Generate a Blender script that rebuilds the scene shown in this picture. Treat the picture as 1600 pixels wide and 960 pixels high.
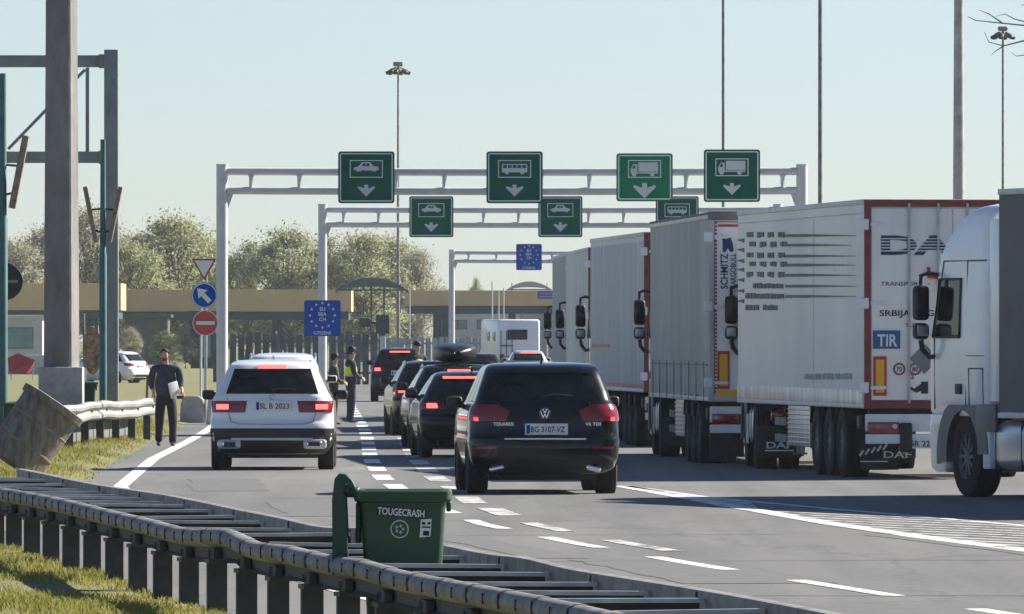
import bpy, bmesh, math, random
import numpy as np
from mathutils import Vector, Matrix
R = math.radians
rng = random.Random(7)
nrg = np.random.default_rng(5)
for _o in list(bpy.data.objects): bpy.data.objects.remove(_o)
SC = bpy.context.scene
COL = SC.collection
# ------------------------------------------------------------------ camera, sky, sun, exposure
F, HZ, CAMH = 16000.0, 529.0, 2.0          # focal length in photo pixels, horizon row, eye height in metres
cam = bpy.data.cameras.new('camera'); camo = bpy.data.objects.new('camera', cam); COL.objects.link(camo)
camo.location = (0, 0, CAMH); camo.rotation_euler = (R(90), 0, 0)
cam.sensor_width = 36; cam.lens = 36*F/1600; cam.shift_y = (HZ-480)/1600
cam.clip_start = 1; cam.clip_end = 12000
SC.camera = camo
SUN_EL, SUN_AZ = 34.0, 63.0                # azimuth measured from the view direction towards the right
world = bpy.data.worlds.new('World'); SC.world = world; world.use_nodes = True
wn = world.node_tree; wn.nodes.clear()
sky = wn.nodes.new('ShaderNodeTexSky'); sky.sky_type = 'NISHITA'; sky.sun_disc = False
sky.sun_elevation = R(SUN_EL); sky.sun_rotation = R(SUN_AZ); sky.air_density = 0.8; sky.dust_density = 0.2; sky.ozone_density = 2.6
bg = wn.nodes.new('ShaderNodeBackground'); bg.inputs['Strength'].default_value = 0.05
wo = wn.nodes.new('ShaderNodeOutputWorld')
tint = wn.nodes.new('ShaderNodeMixRGB'); tint.blend_type = 'MULTIPLY'; tint.inputs[0].default_value = 1; tint.inputs[2].default_value = (.90, .935, 1.055, 1)
wn.links.new(sky.outputs[0], tint.inputs[1]); wn.links.new(tint.outputs[0], bg.inputs[0]); wn.links.new(bg.outputs[0], wo.inputs[0])
sl = bpy.data.lights.new('sun', 'SUN'); sl.energy = 5.0; sl.angle = R(0.5); sl.color = (1, .93, .82)
so = bpy.data.objects.new('sun', sl); COL.objects.link(so)
_sd = Vector((math.sin(R(SUN_AZ))*math.cos(R(SUN_EL)), math.cos(R(SUN_AZ))*math.cos(R(SUN_EL)), math.sin(R(SUN_EL))))
so.rotation_euler = _sd.to_track_quat('Z', 'Y').to_euler()
SC.view_settings.view_transform = 'Standard'; SC.view_settings.look = 'None'
SC.view_settings.exposure = 1.24; SC.view_settings.gamma = 1.0; SC.view_settings.use_curve_mapping = False
SC.cycles.max_bounces = 6; SC.cycles.volume_bounces = 1
# ------------------------------------------------------------------ placing helpers
def gp(x, y, z=0.0):                       # where the line of sight through a photo pixel meets height z
    s = (y-HZ)/(CAMH-z); return Vector(((x-800)/s, F/s, z))
def sp(x, y, s):                           # same at a given scale (pixels per metre)
    return Vector(((x-800)/s, F/s, CAMH-(y-HZ)/s))
def lerp(a, b, t): return a+(b-a)*t
def interp(y, tab):
    return float(np.interp(y, [a for a, _ in tab], [b for _, b in tab]))
# ------------------------------------------------------------------ materials
MATS = {}
def M(name, col, rough=.6, metal=0., var=.12, scale=3., bump=0., coat=0., emit=0., detail=4., dirt=None, stretch=None, bscale=None, spec=.5):
    if name in MATS: return MATS[name]
    m = bpy.data.materials.new(name); m.use_nodes = True; nt = m.node_tree; N = nt.nodes; Lk = nt.links
    p = N['Principled BSDF']
    p.inputs['Roughness'].default_value = rough; p.inputs['Metallic'].default_value = metal
    p.inputs['Coat Weight'].default_value = coat; p.inputs['Coat Roughness'].default_value = .06
    p.inputs['Specular IOR Level'].default_value = spec
    c = Vector(col[:3])
    if var > 0 or bump > 0:
        tc = N.new('ShaderNodeTexCoord'); mp = N.new('ShaderNodeMapping'); Lk.new(tc.outputs['Object'], mp.inputs[0])
        if stretch: mp.inputs['Scale'].default_value = stretch
        nz = N.new('ShaderNodeTexNoise'); nz.inputs['Scale'].default_value = scale; nz.inputs['Detail'].default_value = detail
        nz.inputs['Roughness'].default_value = .62
        Lk.new(mp.outputs[0], nz.inputs['Vector'])
        rp = N.new('ShaderNodeValToRGB'); e = rp.color_ramp.elements
        e[0].position = .3; e[1].position = .72
        lo, hi = c*(1-var), c*(1+var)
        if dirt: lo = Vector(dirt)
        e[0].color = (*lo, 1); e[1].color = (*[min(1, v) for v in hi], 1)
        Lk.new(nz.outputs['Fac'], rp.inputs[0]); Lk.new(rp.outputs[0], p.inputs['Base Color'])
        if bump > 0:
            n2 = N.new('ShaderNodeTexNoise'); n2.inputs['Scale'].default_value = bscale or scale*6; n2.inputs['Detail'].default_value = 3
            Lk.new(mp.outputs[0], n2.inputs['Vector'])
            b = N.new('ShaderNodeBump'); b.inputs['Strength'].default_value = bump; b.inputs['Distance'].default_value = .02
            Lk.new(n2.outputs['Fac'], b.inputs['Height']); Lk.new(b.outputs[0], p.inputs['Normal'])
    else:
        p.inputs['Base Color'].default_value = (*c, 1)
    if emit:
        p.inputs['Emission Color'].default_value = (*c, 1); p.inputs['Emission Strength'].default_value = emit
    MATS[name] = m; return m
def leaf_mat(name, c1, c2, scale=.25, trans=.5):
    if name in MATS: return MATS[name]
    m = bpy.data.materials.new(name); m.use_nodes = True; nt = m.node_tree; N = nt.nodes; Lk = nt.links
    p = N['Principled BSDF']; p.inputs['Roughness'].default_value = .7; p.inputs['Specular IOR Level'].default_value = .2
    g = N.new('ShaderNodeNewGeometry'); tc = N.new('ShaderNodeTexCoord'); nz = N.new('ShaderNodeTexNoise')
    nz.inputs['Scale'].default_value = scale; nz.inputs['Detail'].default_value = 3; Lk.new(tc.outputs['Object'], nz.inputs['Vector'])
    ma = N.new('ShaderNodeMath'); ma.operation = 'MULTIPLY_ADD'; ma.inputs[1].default_value = .55
    Lk.new(g.outputs['Random Per Island'], ma.inputs[0]); 
    m2 = N.new('ShaderNodeMath'); m2.operation = 'MULTIPLY'; m2.inputs[1].default_value = .6; Lk.new(nz.outputs['Fac'], m2.inputs[0]); Lk.new(m2.outputs[0], ma.inputs[2])
    rp = N.new('ShaderNodeValToRGB'); e = rp.color_ramp.elements; e[0].color = (*c1, 1); e[1].color = (*c2, 1); e[0].position = .15; e[1].position = .85
    Lk.new(ma.outputs[0], rp.inputs[0]); Lk.new(rp.outputs[0], p.inputs['Base Color'])
    t = N.new('ShaderNodeBsdfTranslucent'); Lk.new(rp.outputs[0], t.inputs[0])
    mx = N.new('ShaderNodeMixShader'); mx.inputs[0].default_value = trans
    Lk.new(p.outputs[0], mx.inputs[1]); Lk.new(t.outputs[0], mx.inputs[2]); Lk.new(mx.outputs[0], N['Material Output'].inputs[0])
    MATS[name] = m; return m
def asphalt():
    m = bpy.data.materials.new('asphalt'); m.use_nodes = True; nt = m.node_tree; N = nt.nodes; Lk = nt.links
    p = N['Principled BSDF']; p.inputs['Roughness'].default_value = .85; p.inputs['Specular IOR Level'].default_value = .3
    tc = N.new('ShaderNodeTexCoord')
    def noise(sc, det, stretch):
        mp = N.new('ShaderNodeMapping'); mp.inputs['Scale'].default_value = stretch; Lk.new(tc.outputs['Object'], mp.inputs[0])
        n = N.new('ShaderNodeTexNoise'); n.inputs['Scale'].default_value = sc; n.inputs['Detail'].default_value = det; n.inputs['Roughness'].default_value = .65
        Lk.new(mp.outputs[0], n.inputs['Vector']); return n
    a = noise(1.1, 6, (1.0, .07, 1)); b = noise(9, 4, (1, .3, 1)); c = noise(.13, 3, (1, .35, 1))
    def mul(x, y, k):
        n = N.new('ShaderNodeMath'); n.operation = 'MULTIPLY_ADD'; Lk.new(x, n.inputs[0]); n.inputs[1].default_value = k
        if y is None: n.inputs[2].default_value = 0
        else: Lk.new(y, n.inputs[2])
        return n.outputs[0]
    tr_ = noise(.9, 2, (1, .012, 1)); v = mul(a.outputs[0], mul(b.outputs[0], mul(c.outputs[0], mul(tr_.outputs[0], None, .3), .25), .2), .25)
    rp = N.new('ShaderNodeValToRGB'); e = rp.color_ramp.elements
    e[0].position = .36; e[0].color = (.088, .090, .091, 1); e[1].position = .64; e[1].color = (.185, .184, .178, 1)
    Lk.new(v, rp.inputs[0])
    # dark thin cracks and sealed joints with a shape of their own
    mp = N.new('ShaderNodeMapping'); mp.inputs['Scale'].default_value = (.22, .045, 1); Lk.new(tc.outputs['Object'], mp.inputs[0])
    nn = noise(.9, 3, (1, .3, 1))
    mixv = N.new('ShaderNodeMixRGB'); mixv.blend_type = 'ADD'; mixv.inputs[0].default_value = .25; Lk.new(mp.outputs[0], mixv.inputs[1]); Lk.new(nn.outputs['Color'], mixv.inputs[2])
    vo = N.new('ShaderNodeTexVoronoi'); vo.feature = 'DISTANCE_TO_EDGE'; vo.inputs['Scale'].default_value = 1.0; Lk.new(mixv.outputs[0], vo.inputs['Vector'])
    lt = N.new('ShaderNodeMath'); lt.operation = 'LESS_THAN'; lt.inputs[1].default_value = .008; Lk.new(vo.outputs['Distance'], lt.inputs[0])
    mx = N.new('ShaderNodeMixRGB'); mx.inputs[2].default_value = (.07, .07, .068, 1); Lk.new(rp.outputs[0], mx.inputs[1])
    k = N.new('ShaderNodeMath'); k.operation = 'MULTIPLY'; k.inputs[1].default_value = .3; Lk.new(lt.outputs[0], k.inputs[0]); Lk.new(k.outputs[0], mx.inputs[0])
    Lk.new(mx.outputs[0], p.inputs['Base Color'])
    bn = N.new('ShaderNodeBump'); bn.inputs['Strength'].default_value = .35; bn.inputs['Distance'].default_value = .01
    f = noise(60, 2, (1, 1, 1)); Lk.new(f.outputs[0], bn.inputs['Height']); Lk.new(bn.outputs[0], p.inputs['Normal'])
    return m
def paint_mat(name, col, worn):
    m = bpy.data.materials.new(name); m.use_nodes = True; nt = m.node_tree; N = nt.nodes; Lk = nt.links
    p = N['Principled BSDF']; p.inputs['Roughness'].default_value = .7
    tc = N.new('ShaderNodeTexCoord'); n = N.new('ShaderNodeTexNoise'); n.inputs['Scale'].default_value = 3.5; n.inputs['Detail'].default_value = 8; n.inputs['Roughness'].default_value = .75
    mp = N.new('ShaderNodeMapping'); mp.inputs['Scale'].default_value = (1, .35, 1); Lk.new(tc.outputs['Object'], mp.inputs[0]); Lk.new(mp.outputs[0], n.inputs['Vector'])
    rp = N.new('ShaderNodeValToRGB'); e = rp.color_ramp.elements
    e[0].position = worn-.06; e[1].position = worn+.06; e[0].color = (.13, .13, .127, 1); e[1].color = (*col, 1)
    Lk.new(n.outputs[0], rp.inputs[0]); Lk.new(rp.outputs[0], p.inputs['Base Color']); return m

concrete = M('concrete', (.38, .37, .345), .9, var=.25, scale=4, bump=.4)
galv = M('galvanised', (.40, .42, .43), .45, .55, var=.3, scale=5, detail=6)
galv_dull = M('galvanised_dull', (.25, .25, .245), .7, .25, var=.25, scale=4, detail=9, bump=.15, dirt=(.12, .11, .095))
post_steel = M('post_steel', (.055, .058, .06), .7, .2, var=.3, scale=8, detail=6, bump=.15)
greypaint = M('grey_paint', (.58, .58, .57), .5, var=.10, scale=2.5, detail=6)
tealpaint = M('teal_paint', (.04, .125, .13), .55, var=.25, scale=3)
steelblue = M('steel_paint', (.19, .215, .215), .55, var=.22, scale=2.5, detail=6)
rubber = M('rubber', (.010, .010, .011), .85, var=.3, scale=9)
blackp = M('black_plastic', (.014, .014, .015), .55, var=.25, scale=8)
blackgloss = M('black_gloss', (.008, .008, .009), .15, var=0, coat=.6)
chrome = M('chrome', (.75, .76, .77), .18, 1., var=.06)
alloy = M('alloy', (.42, .43, .44), .35, .8, var=.15, scale=8)
glass = M('dark_glass', (.012, .015, .015), .05, var=.85, scale=2.6, spec=.3, detail=2)
white = M('white_paint', (.80, .80, .79), .3, var=.05, coat=.5)
whitetrim = M('white_trim', (.74, .74, .72), .55, var=.1, scale=6)
ink = M('ink_black', (.02, .02, .022), .6, var=.2, scale=20)
inkblue = M('ink_blue', (.02, .035, .12), .6, var=.2, scale=20)
redl = M('lamp_red', (.22, .008, .012), .15, var=.15, scale=9, coat=.7)
redlit = M('lamp_red_lit', (1., .06, .05), .3, var=0, emit=2.4)
amber = M('lamp_amber', (.8, .22, .03), .3, var=.1, coat=.5)
clearl = M('lamp_clear', (.75, .72, .72), .2, var=.05, coat=.5)
redpaint = M('red_paint', (.36, .035, .03), .5, var=.2, scale=6)
yellowp = M('yellow_reflector', (.85, .42, .02), .5, var=.06)
signgreen = M('sign_green', (.001, .10, .066), .45, var=.12, scale=2, spec=.02)
signgreen2 = M('sign_green_new', (.004, .19, .09), .45, var=.08, scale=2, spec=.02)
signblue = M('sign_blue', (.002, .075, .38), .45, var=.12, scale=2, spec=.02)
signwhite = M('sign_white', (.72, .74, .72), .5, var=.05)
signgrey = M('sign_symbol', (.56, .58, .58), .5, var=.08)
bingreen = M('bin_green', (.008, .050, .020), .5, var=.25, scale=5, detail=9, bump=.08, dirt=(.022, .052, .030))
tan = M('tan_fascia', (.62, .44, .21), .75, var=.10, scale=.4)
skin = M('skin', (.50, .30, .22), .55, var=.12, scale=12)
# ------------------------------------------------------------------ mesh builder
class MB:
    def __init__(self): self.v = []; self.f = []; self.m = []
    def add(self, vs, fs, mi=0, mat=None):
        n = len(self.v)
        if mat is not None: vs = [mat @ Vector(v) for v in vs]
        self.v += [tuple(v) for v in vs]; self.f += [tuple(i+n for i in f) for f in fs]; self.m += [mi]*len(fs); return self
    def box(self, c, s, mi=0, rot=None, bev=0.0):
        hx, hy, hz = s[0]/2, s[1]/2, s[2]/2
        mt = Matrix.Translation(c)
        if rot is not None: mt = mt @ rot
        if bev <= 0:
            vs = [(x, y, z) for x in (-hx, hx) for y in (-hy, hy) for z in (-hz, hz)]
            fs = [(0, 1, 3, 2), (4, 6, 7, 5), (0, 4, 5, 1), (2, 3, 7, 6), (0, 2, 6, 4), (1, 5, 7, 3)]
            return self.add(vs, fs, mi, mt)
        bm = bmesh.new(); bmesh.ops.create_cube(bm, size=1)
        for v in bm.verts: v.co = Vector((v.co.x*s[0], v.co.y*s[1], v.co.z*s[2]))
        bmesh.ops.bevel(bm, geom=bm.edges[:], offset=min(bev, .49*min(s)), segments=3, affect='EDGES', profile=.5)
        return self.bm(bm, mi, mt)
    def bm(self, bm, mi=0, mt=None):
        bm.verts.index_update(); vs = [v.co.copy() for v in bm.verts]; fs = [[v.index for v in f.verts] for f in bm.faces]; bm.free()
        return self.add(vs, fs, mi, mt)
    def tube(self, pts, rad, n=10, mi=0, cap=True, sq=None):
        pts = [Vector(p) for p in pts]
        if not hasattr(rad, '__len__'): rad = [rad]*len(pts)
        vs = []; fs = []
        up = Vector((0, 0, 1))
        for i, p in enumerate(pts):
            d = (pts[min(i+1, len(pts)-1)]-pts[max(i-1, 0)]).normalized()
            a = d.cross(up)
            if a.length < 1e-3: a = Vector((1, 0, 0))
            a.normalize(); b = a.cross(d).normalized()
            for k in range(n):
                t = 2*math.pi*(k+.5)/n; vs.append(p+(a*math.cos(t)+b*math.sin(t))*rad[i])
        for i in range(len(pts)-1):
            for k in range(n): fs.append((i*n+k, i*n+(k+1) % n, (i+1)*n+(k+1) % n, (i+1)*n+k))
        if cap: fs.append(tuple(range(n))[::-1]); fs.append(tuple(range((len(pts)-1)*n, len(pts)*n)))
        return self.add(vs, fs, mi)
    def lathe(self, prof, n=28, axis='x', c=(0, 0, 0), mi=0, mis=None):   # prof: (along axis, radius)
        vs = []; fs = []; ms = []
        for (a, r) in prof:
            for k in range(n):
                t = 2*math.pi*k/n; u, w = r*math.cos(t), r*math.sin(t)
                vs.append({'x': (a, u, w), 'y': (u, a, w), 'z': (u, w, a)}[axis])
        for i in range(len(prof)-1):
            for k in range(n): fs.append((i*n+k, i*n+(k+1) % n, (i+1)*n+(k+1) % n, (i+1)*n+k))
        return self.add(vs, fs, mi, Matrix.Translation(c))
    def prism(self, poly, t, mat=Matrix.Identity(4), mi=0):               # poly in local x,z ; thickness along +y from 0 to t
        n = len(poly); vs = [(x, 0, z) for x, z in poly]+[(x, t, z) for x, z in poly]
        fs = [tuple(range(n)), tuple(range(2*n-1, n-1, -1))]+[(i, n+i, n+(i+1) % n, (i+1) % n) for i in range(n)]
        return self.add(vs, fs, mi, mat)
    def grid(self, fn, nu, nv, mi=0, closed=False):
        vs = [fn(i/(nu-1), j/(nv-1)) for j in range(nv) for i in range(nu)]
        fs = [(j*nu+i, j*nu+i+1, (j+1)*nu+i+1, (j+1)*nu+i) for j in range(nv-1) for i in range(nu-1)]
        return self.add(vs, fs, mi)
    def build(self, name, mats, parent=None, smooth=35, loc=None, rot=None, recalc=True):
        me = bpy.data.meshes.new(name); me.from_pydata(self.v, [], self.f)
        if not isinstance(mats, (list, tuple)): mats = [mats]
        for m in mats: me.materials.append(m)
        if any(self.m): me.polygons.foreach_set('material_index', self.m)
        if recalc:
            bm = bmesh.new(); bm.from_mesh(me); bmesh.ops.recalc_face_normals(bm, faces=bm.faces); bm.to_mesh(me); bm.free()
        if smooth: me.shade_smooth(); me.set_sharp_from_angle(angle=R(smooth))
        o = bpy.data.objects.new(name, me); COL.objects.link(o)
        if parent: o.parent = parent
        if loc is not None: o.location = loc
        if rot is not None: o.rotation_euler = rot
        return o
def tag(o, label, cat, group=None, kind=None):
    o['label'] = label; o['category'] = cat
    if group: o['group'] = group
    if kind: o['kind'] = kind
    return o
def thing(name, label, cat, loc=(0, 0, 0), rz=0., group=None):
    o = bpy.data.objects.new(name, None); COL.objects.link(o); o.empty_display_size = .2
    o.location = loc; o.rotation_euler = (0, 0, rz); return tag(o, label, cat, group)
def struct(o): o['kind'] = 'structure'; return o
def rotm(ax, a): return Matrix.Rotation(R(a), 4, ax)
_font = None
def text_mb(txt, h, bold=0.0, extr=.004, width=None, spacing=1.0):       # MB with the writing upright in x,z, facing -y, left bottom at origin
    cu = bpy.data.curves.new('t', 'FONT'); cu.body = txt; cu.size = h/.72; cu.offset = bold*h; cu.extrude = extr; cu.space_character = spacing; cu.resolution_u = 3
    ob = bpy.data.objects.new('t', cu); COL.objects.link(ob)
    dg = bpy.context.evaluated_depsgraph_get(); dg.update(); me = bpy.data.meshes.new_from_object(ob.evaluated_get(dg))
    vs = [Vector((v.co.x, -v.co.z, v.co.y)) for v in me.vertices]; fs = [tuple(p.vertices) for p in me.polygons]
    bpy.data.objects.remove(ob); bpy.data.curves.remove(cu); bpy.data.meshes.remove(me)
    if vs:
        x0 = min(v.x for v in vs); x1 = max(v.x for v in vs); k = (width/(x1-x0)) if width else 1
        vs = [Vector(((v.x-x0)*k, v.y, v.z)) for v in vs]
    mb = MB(); mb.add(vs, fs); mb.w = max(v.x for v in vs) if vs else 0
    return mb
def put(mb, src, mat, mi=0): mb.add(src.v, src.f, mi, mat)
def T(x, y, z): return Matrix.Translation((x, y, z))
# ------------------------------------------------------------------ THE SETTING
LEFT_LINE = [(40, 3.4), (60, 1.05), (81, -1.35), (89, -2.15), (110, -3.8), (138, -5.28), (170, -5.95), (200, -6.3), (224, -6.64), (300, -8.1), (420, -10.2), (700, -15)]
def rail_near(Y): return -.863+.1203*(57.5-Y)
EDGE = [(30, 3.0), (95, -4.95), (120, -5.55), (138, -5.9), (170, -6.5), (200, -7.0), (240, -7.6), (300, -8.8), (420, -11.0), (700, -16), (1000, -20)]
def edge(Y):
    return rail_near(Y)+.42 if Y < 93 else interp(Y, EDGE)
def bank(Y): return interp(Y, [(40, .20), (70, .24), (92, .24), (118, .10), (140, .05), (1000, .05)])
def terrain(X, Y):
    d = edge(Y)-X
    t = min(1, max(0, d/.45)); t = t*t*(3-2*t)
    return -.015+t*(bank(Y)+.015)+.03*math.sin(X*1.7+Y*.31)*t+(.02*math.sin(X*.9-Y*.7)*t)
ground_m = M('field_grass', (.14, .145, .045), .95, var=.45, scale=.6, detail=8, bump=.6, bscale=20)
verge_m = M('verge_soil', (.10, .11, .035), .95, var=.5, scale=1.6, detail=8, bump=.8, bscale=25, dirt=(.15, .125, .055))
g = MB(); g.add([(-3000, -60, -.06), (3000, -60, -.06), (3000, 6000, -.06), (-3000, 6000, -.06)], [(0, 1, 2, 3)])
struct(g.build('ground', ground_m, smooth=0))
road = MB(); ys = list(range(20, 141, 4))+list(range(150, 1001, 25))
vs = []; fs = []
for Y in ys: vs += [(edge(Y)-.25, Y, 0), (90, Y, 0)]
for i in range(len(ys)-1): fs.append((2*i, 2*i+1, 2*i+3, 2*i+2))
road.add(vs, fs); struct(road.build('road', asphalt(), smooth=0))
vg = MB(); vs = []; fs = []; ds = [0, .15, .3, .5, .75, 1, 1.4, 2, 3, 4.5, 7, 12, 25, 60, 160]; yy = list(np.arange(30, 240, 1.5))+list(np.arange(240, 1000, 20))
for Y in yy:
    for d in ds:
        x = edge(Y)-d+(.07*math.sin(Y*1.9)+.05*math.sin(Y*4.3) if d < .4 else 0)
        vs.append((x, Y, terrain(x, Y)+(.012 if d < .1 else .02)))
nd = len(ds)
for i in range(len(yy)-1):
    for k in range(nd-1): fs.append((i*nd+k, i*nd+k+1, (i+1)*nd+k+1, (i+1)*nd+k))
vg.add(vs, fs); struct(vg.build('grass_verge', verge_m, smooth=60))
pm = MB(); pr = random.Random(12)
for (x, y, w, l, a) in ((1.6, 88, 1.3, 9, -6), (4.9, 97, .9, 14, -7), (-2.2, 120, 1.1, 10, -3), (2.9, 74, 1.6, 6, -8), (-.4, 101, .5, 16, -6), (6.2, 84, 1.2, 5, -8), (-3.9, 140, 1.0, 12, -2)):
    n = 10; q = []
    for sd in (1, -1):
        for i in range(n+1):
            t = (i/n-.5)*l*sd; q.append(Vector((x, y, .0035))+Matrix.Rotation(R(-a), 3, 'Z') @ Vector((sd*w/2+pr.gauss(0, .03), t+pr.gauss(0, .05), 0)))
    pm.add(q, [tuple(range(2*n+2))])
struct(pm.build('road_patch', M('asphalt_patch', (.108, .109, .108), .9, var=.22, scale=4, detail=8), smooth=0))
jm = MB()
for (x, y, l, a) in ((2.5, 92, 7, 97), (3.2, 79.5, 8, 94), (-1.6, 112, 5, 93), (.3, 104, 5, 98)):
    n = 14; d = Vector((math.cos(R(a-90)), math.sin(R(a-90)), 0)); pts = [Vector((x, y, 0))+d*(l*(i/n-.5))+Vector((0, pr.gauss(0, .06), 0)) for i in range(n+1)]
    jm.add([(p.x, p.y-.035, .0042) for p in pts]+[(p.x, p.y+.035, .0042) for p in pts], [(i, i+1, n+2+i, n+1+i) for i in range(n)])
struct(jm.build('road_joint', M('bitumen', (.045, .045, .046), .8, var=.2, scale=6), smooth=0))
# painted markings
pw = paint_mat('road_paint', (.70, .69, .66), .405); pwf = paint_mat('road_paint_faded', (.50, .49, .47), .47); pwg = paint_mat('road_paint_gore', (.62, .61, .58), .44)
def strip(mb, pts, w, z=.005):
    n = len(mb.v); vs = []
    for i, p in enumerate(pts):
        a = Vector(pts[max(i-1, 0)][:2]); b = Vector(pts[min(i+1, len(pts)-1)][:2]); d = (b-a).normalized(); q = Vector((d.y, -d.x))*w/2
        vs += [(p[0]-q.x, p[1]-q.y, z), (p[0]+q.x, p[1]+q.y, z)]
    mb.add(vs, [(2*i, 2*i+1, 2*i+3, 2*i+2) for i in range(len(pts)-1)])
mk = MB(); yl = list(np.arange(42, 140, 4))+list(np.arange(140, 420, 10))
strip(mk, [(interp(Y, LEFT_LINE), Y) for Y in yl], .2)
struct(mk.build('edge_line', pw, smooth=0))
LANE = [(70, 4.12), (74.6, 3.54), (82, 2.66), (91, 1.57), (100, .6), (110, -.31), (125, -1.15), (147, -1.86), (170, -2.35), (205, -2.9), (222, -3.19), (300, -4.7), (420, -6.6)]
mk = MB(); mf = MB()
for k, Yc in enumerate([73, 82, 91, 100.3, 110, 119.5]+[128+9.6*i for i in range(24)]):
    L = 5.2
    strip(mk, [(interp(Y, LANE), Y) for Y in np.linspace(Yc-L/2, Yc+L/2, 5)], .17 if Yc < 118 else .26)
    if 95 < Yc < 260:
        strip(mf, [(interp(Y, LANE)+.5+.25*min(1, max(0, (Y-105)/30)), Y) for Y in np.linspace(Yc-L/2-1.5, Yc+L/2-1.5, 5)], .2 if Yc < 118 else .30)
struct(mk.build('lane_line', pw, smooth=0)); struct(mf.build('lane_line_faded', pwf, smooth=0))
LO = [tuple(gp(x, y)[:2]) for x, y in ((972, 760), (1040, 772), (1130, 789), (1300, 819), (1450, 841), (1600, 860), (1900, 897))]
UP = [tuple(gp(x, y)[:2]) for x, y in ((976, 759.5), (1100, 777), (1300, 796), (1450, 809), (1600, 822), (1900, 846))]
mk = MB(); strip(mk, LO, .28); strip(mk, UP, .15)
def on(pl, X):
    pl = sorted(pl); return float(np.interp(X, [a for a, _ in pl], [b for _, b in pl]))
for k in range(28):
    Y0 = 135-1.85*k; X0 = float(np.interp(Y0, [b for a, b in LO][::-1], [a for a, b in LO][::-1]))
    e = 0
    while e < 14 and (X0+e < 1.5 or on(UP, X0+e) > Y0-2.59*e): e += .1
    if e > .3: strip(mk, [(X0, Y0), (X0+e/2, Y0-2.59*e/2), (X0+e, Y0-2.59*e)], .11, .0046)
struct(mk.build('gore_marking', pwg, smooth=0))
mk = MB(); xs = list(np.linspace(1.62, 2.9, 8)); n = len(xs)
lo_ = sorted(LO); mk.add([(x, on(lo_, x)+.3, .0040) for x in xs]+[(x, on(UP, x)-.25, .0040) for x in xs], [(i, i+1, n+i+1, n+i) for i in range(n-1)])
struct(mk.build('gore_fill', paint_mat('road_paint_grey', (.40, .40, .40), .47), smooth=0))
# grass blades
def blades(n, xr, yr, hmin, hmax, w, name, dmax):
    Y = yr[0]+(yr[1]-yr[0])*nrg.random(n); d = dmax*nrg.random(n)**1.15-.12
    X = np.array([edge(y) for y in Y])-d
    cl = np.sin(X*2.1+Y*.6)+np.sin(X*.8-Y*1.3+1)+.8*np.sin(X*5+Y*2.2); keep = nrg.random(n) < np.clip(.75+.3*cl, .4, 1)*np.clip(.25+d*1.6, .1, 1)
    X, Y, cl, d = X[keep], Y[keep], cl[keep], d[keep]; n = len(X)
    Z = np.array([terrain(x, y) for x, y in zip(X, Y)])+.01
    h = (hmin+(hmax-hmin)*nrg.random(n)**2)*(1+.25*cl)*np.clip(.4+d, .4, 1); a = nrg.random(n)*6.283; ln = nrg.normal(0, .45, (n, 2))
    ww = w*(.6+.8*nrg.random(n))
    P = np.zeros((n, 5, 3)); cx, cy = np.cos(a)*ww/2, np.sin(a)*ww/2
    P[:, 0] = np.stack([X-cx, Y-cy, Z], 1); P[:, 1] = np.stack([X+cx, Y+cy, Z], 1)
    mx, my, mz = X+ln[:, 0]*h*.35, Y+ln[:, 1]*h*.35, Z+h*.6
    P[:, 2] = np.stack([mx+cx*.8, my+cy*.8, mz], 1); P[:, 3] = np.stack([mx-cx*.8, my-cy*.8, mz], 1)
    P[:, 4] = np.stack([X+ln[:, 0]*h, Y+ln[:, 1]*h, Z+h], 1)
    me = bpy.data.meshes.new(name); me.vertices.add(5*n); me.vertices.foreach_set('co', P.reshape(-1))
    b = np.arange(n)*5; idx = np.stack([b, b+1, b+2, b+3, b+3, b+2, b+4], 1).reshape(-1)
    me.loops.add(7*n); me.loops.foreach_set('vertex_index', idx.astype(np.int32))
    me.polygons.add(2*n); st = np.stack([np.arange(n)*7, np.arange(n)*7+4], 1).reshape(-1); me.polygons.foreach_set('loop_start', st.astype(np.int32))
    me.update(calc_edges=True); me.validate(); me.materials.append(leaf_mat('grass_blade', (.095, .115, .020), (.36, .33, .09), .7, .4))
    o = bpy.data.objects.new(name, me); COL.objects.link(o); o['kind'] = 'stuff'
    o['label'] = {'grass': 'short yellow green grass on the bank under the guardrail', 'verge_grass': 'thin grass along the left road edge by the walking man'}[name]; o['category'] = 'grass'
blades(230000, None, (48, 98),   .02, .065, .008, 'grass', 5.5)
blades(70000, None, (128, 235), .04, .12, .012, 'verge_grass', 5)
# ------------------------------------------------------------------ haze
hz = MB(); hz.box((0, 560, 20), (1400, 1300, 44))
hm = bpy.data.materials.new('haze'); hm.use_nodes = True; hn = hm.node_tree; hn.nodes.clear()
pv = hn.nodes.new('ShaderNodeVolumePrincipled'); pv.inputs['Color'].default_value = (.86, .92, 1, 1); pv.inputs['Density'].default_value = .00006; pv.inputs['Anisotropy'].default_value = .2
ho = hn.nodes.new('ShaderNodeOutputMaterial'); hn.links.new(pv.outputs[0], ho.inputs['Volume'])
hobj = hz.build('haze', hm, smooth=0); hobj['kind'] = 'stuff'; hobj['label'] = 'pale haze that fades the far trees and canopies'; hobj['category'] = 'haze'
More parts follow.
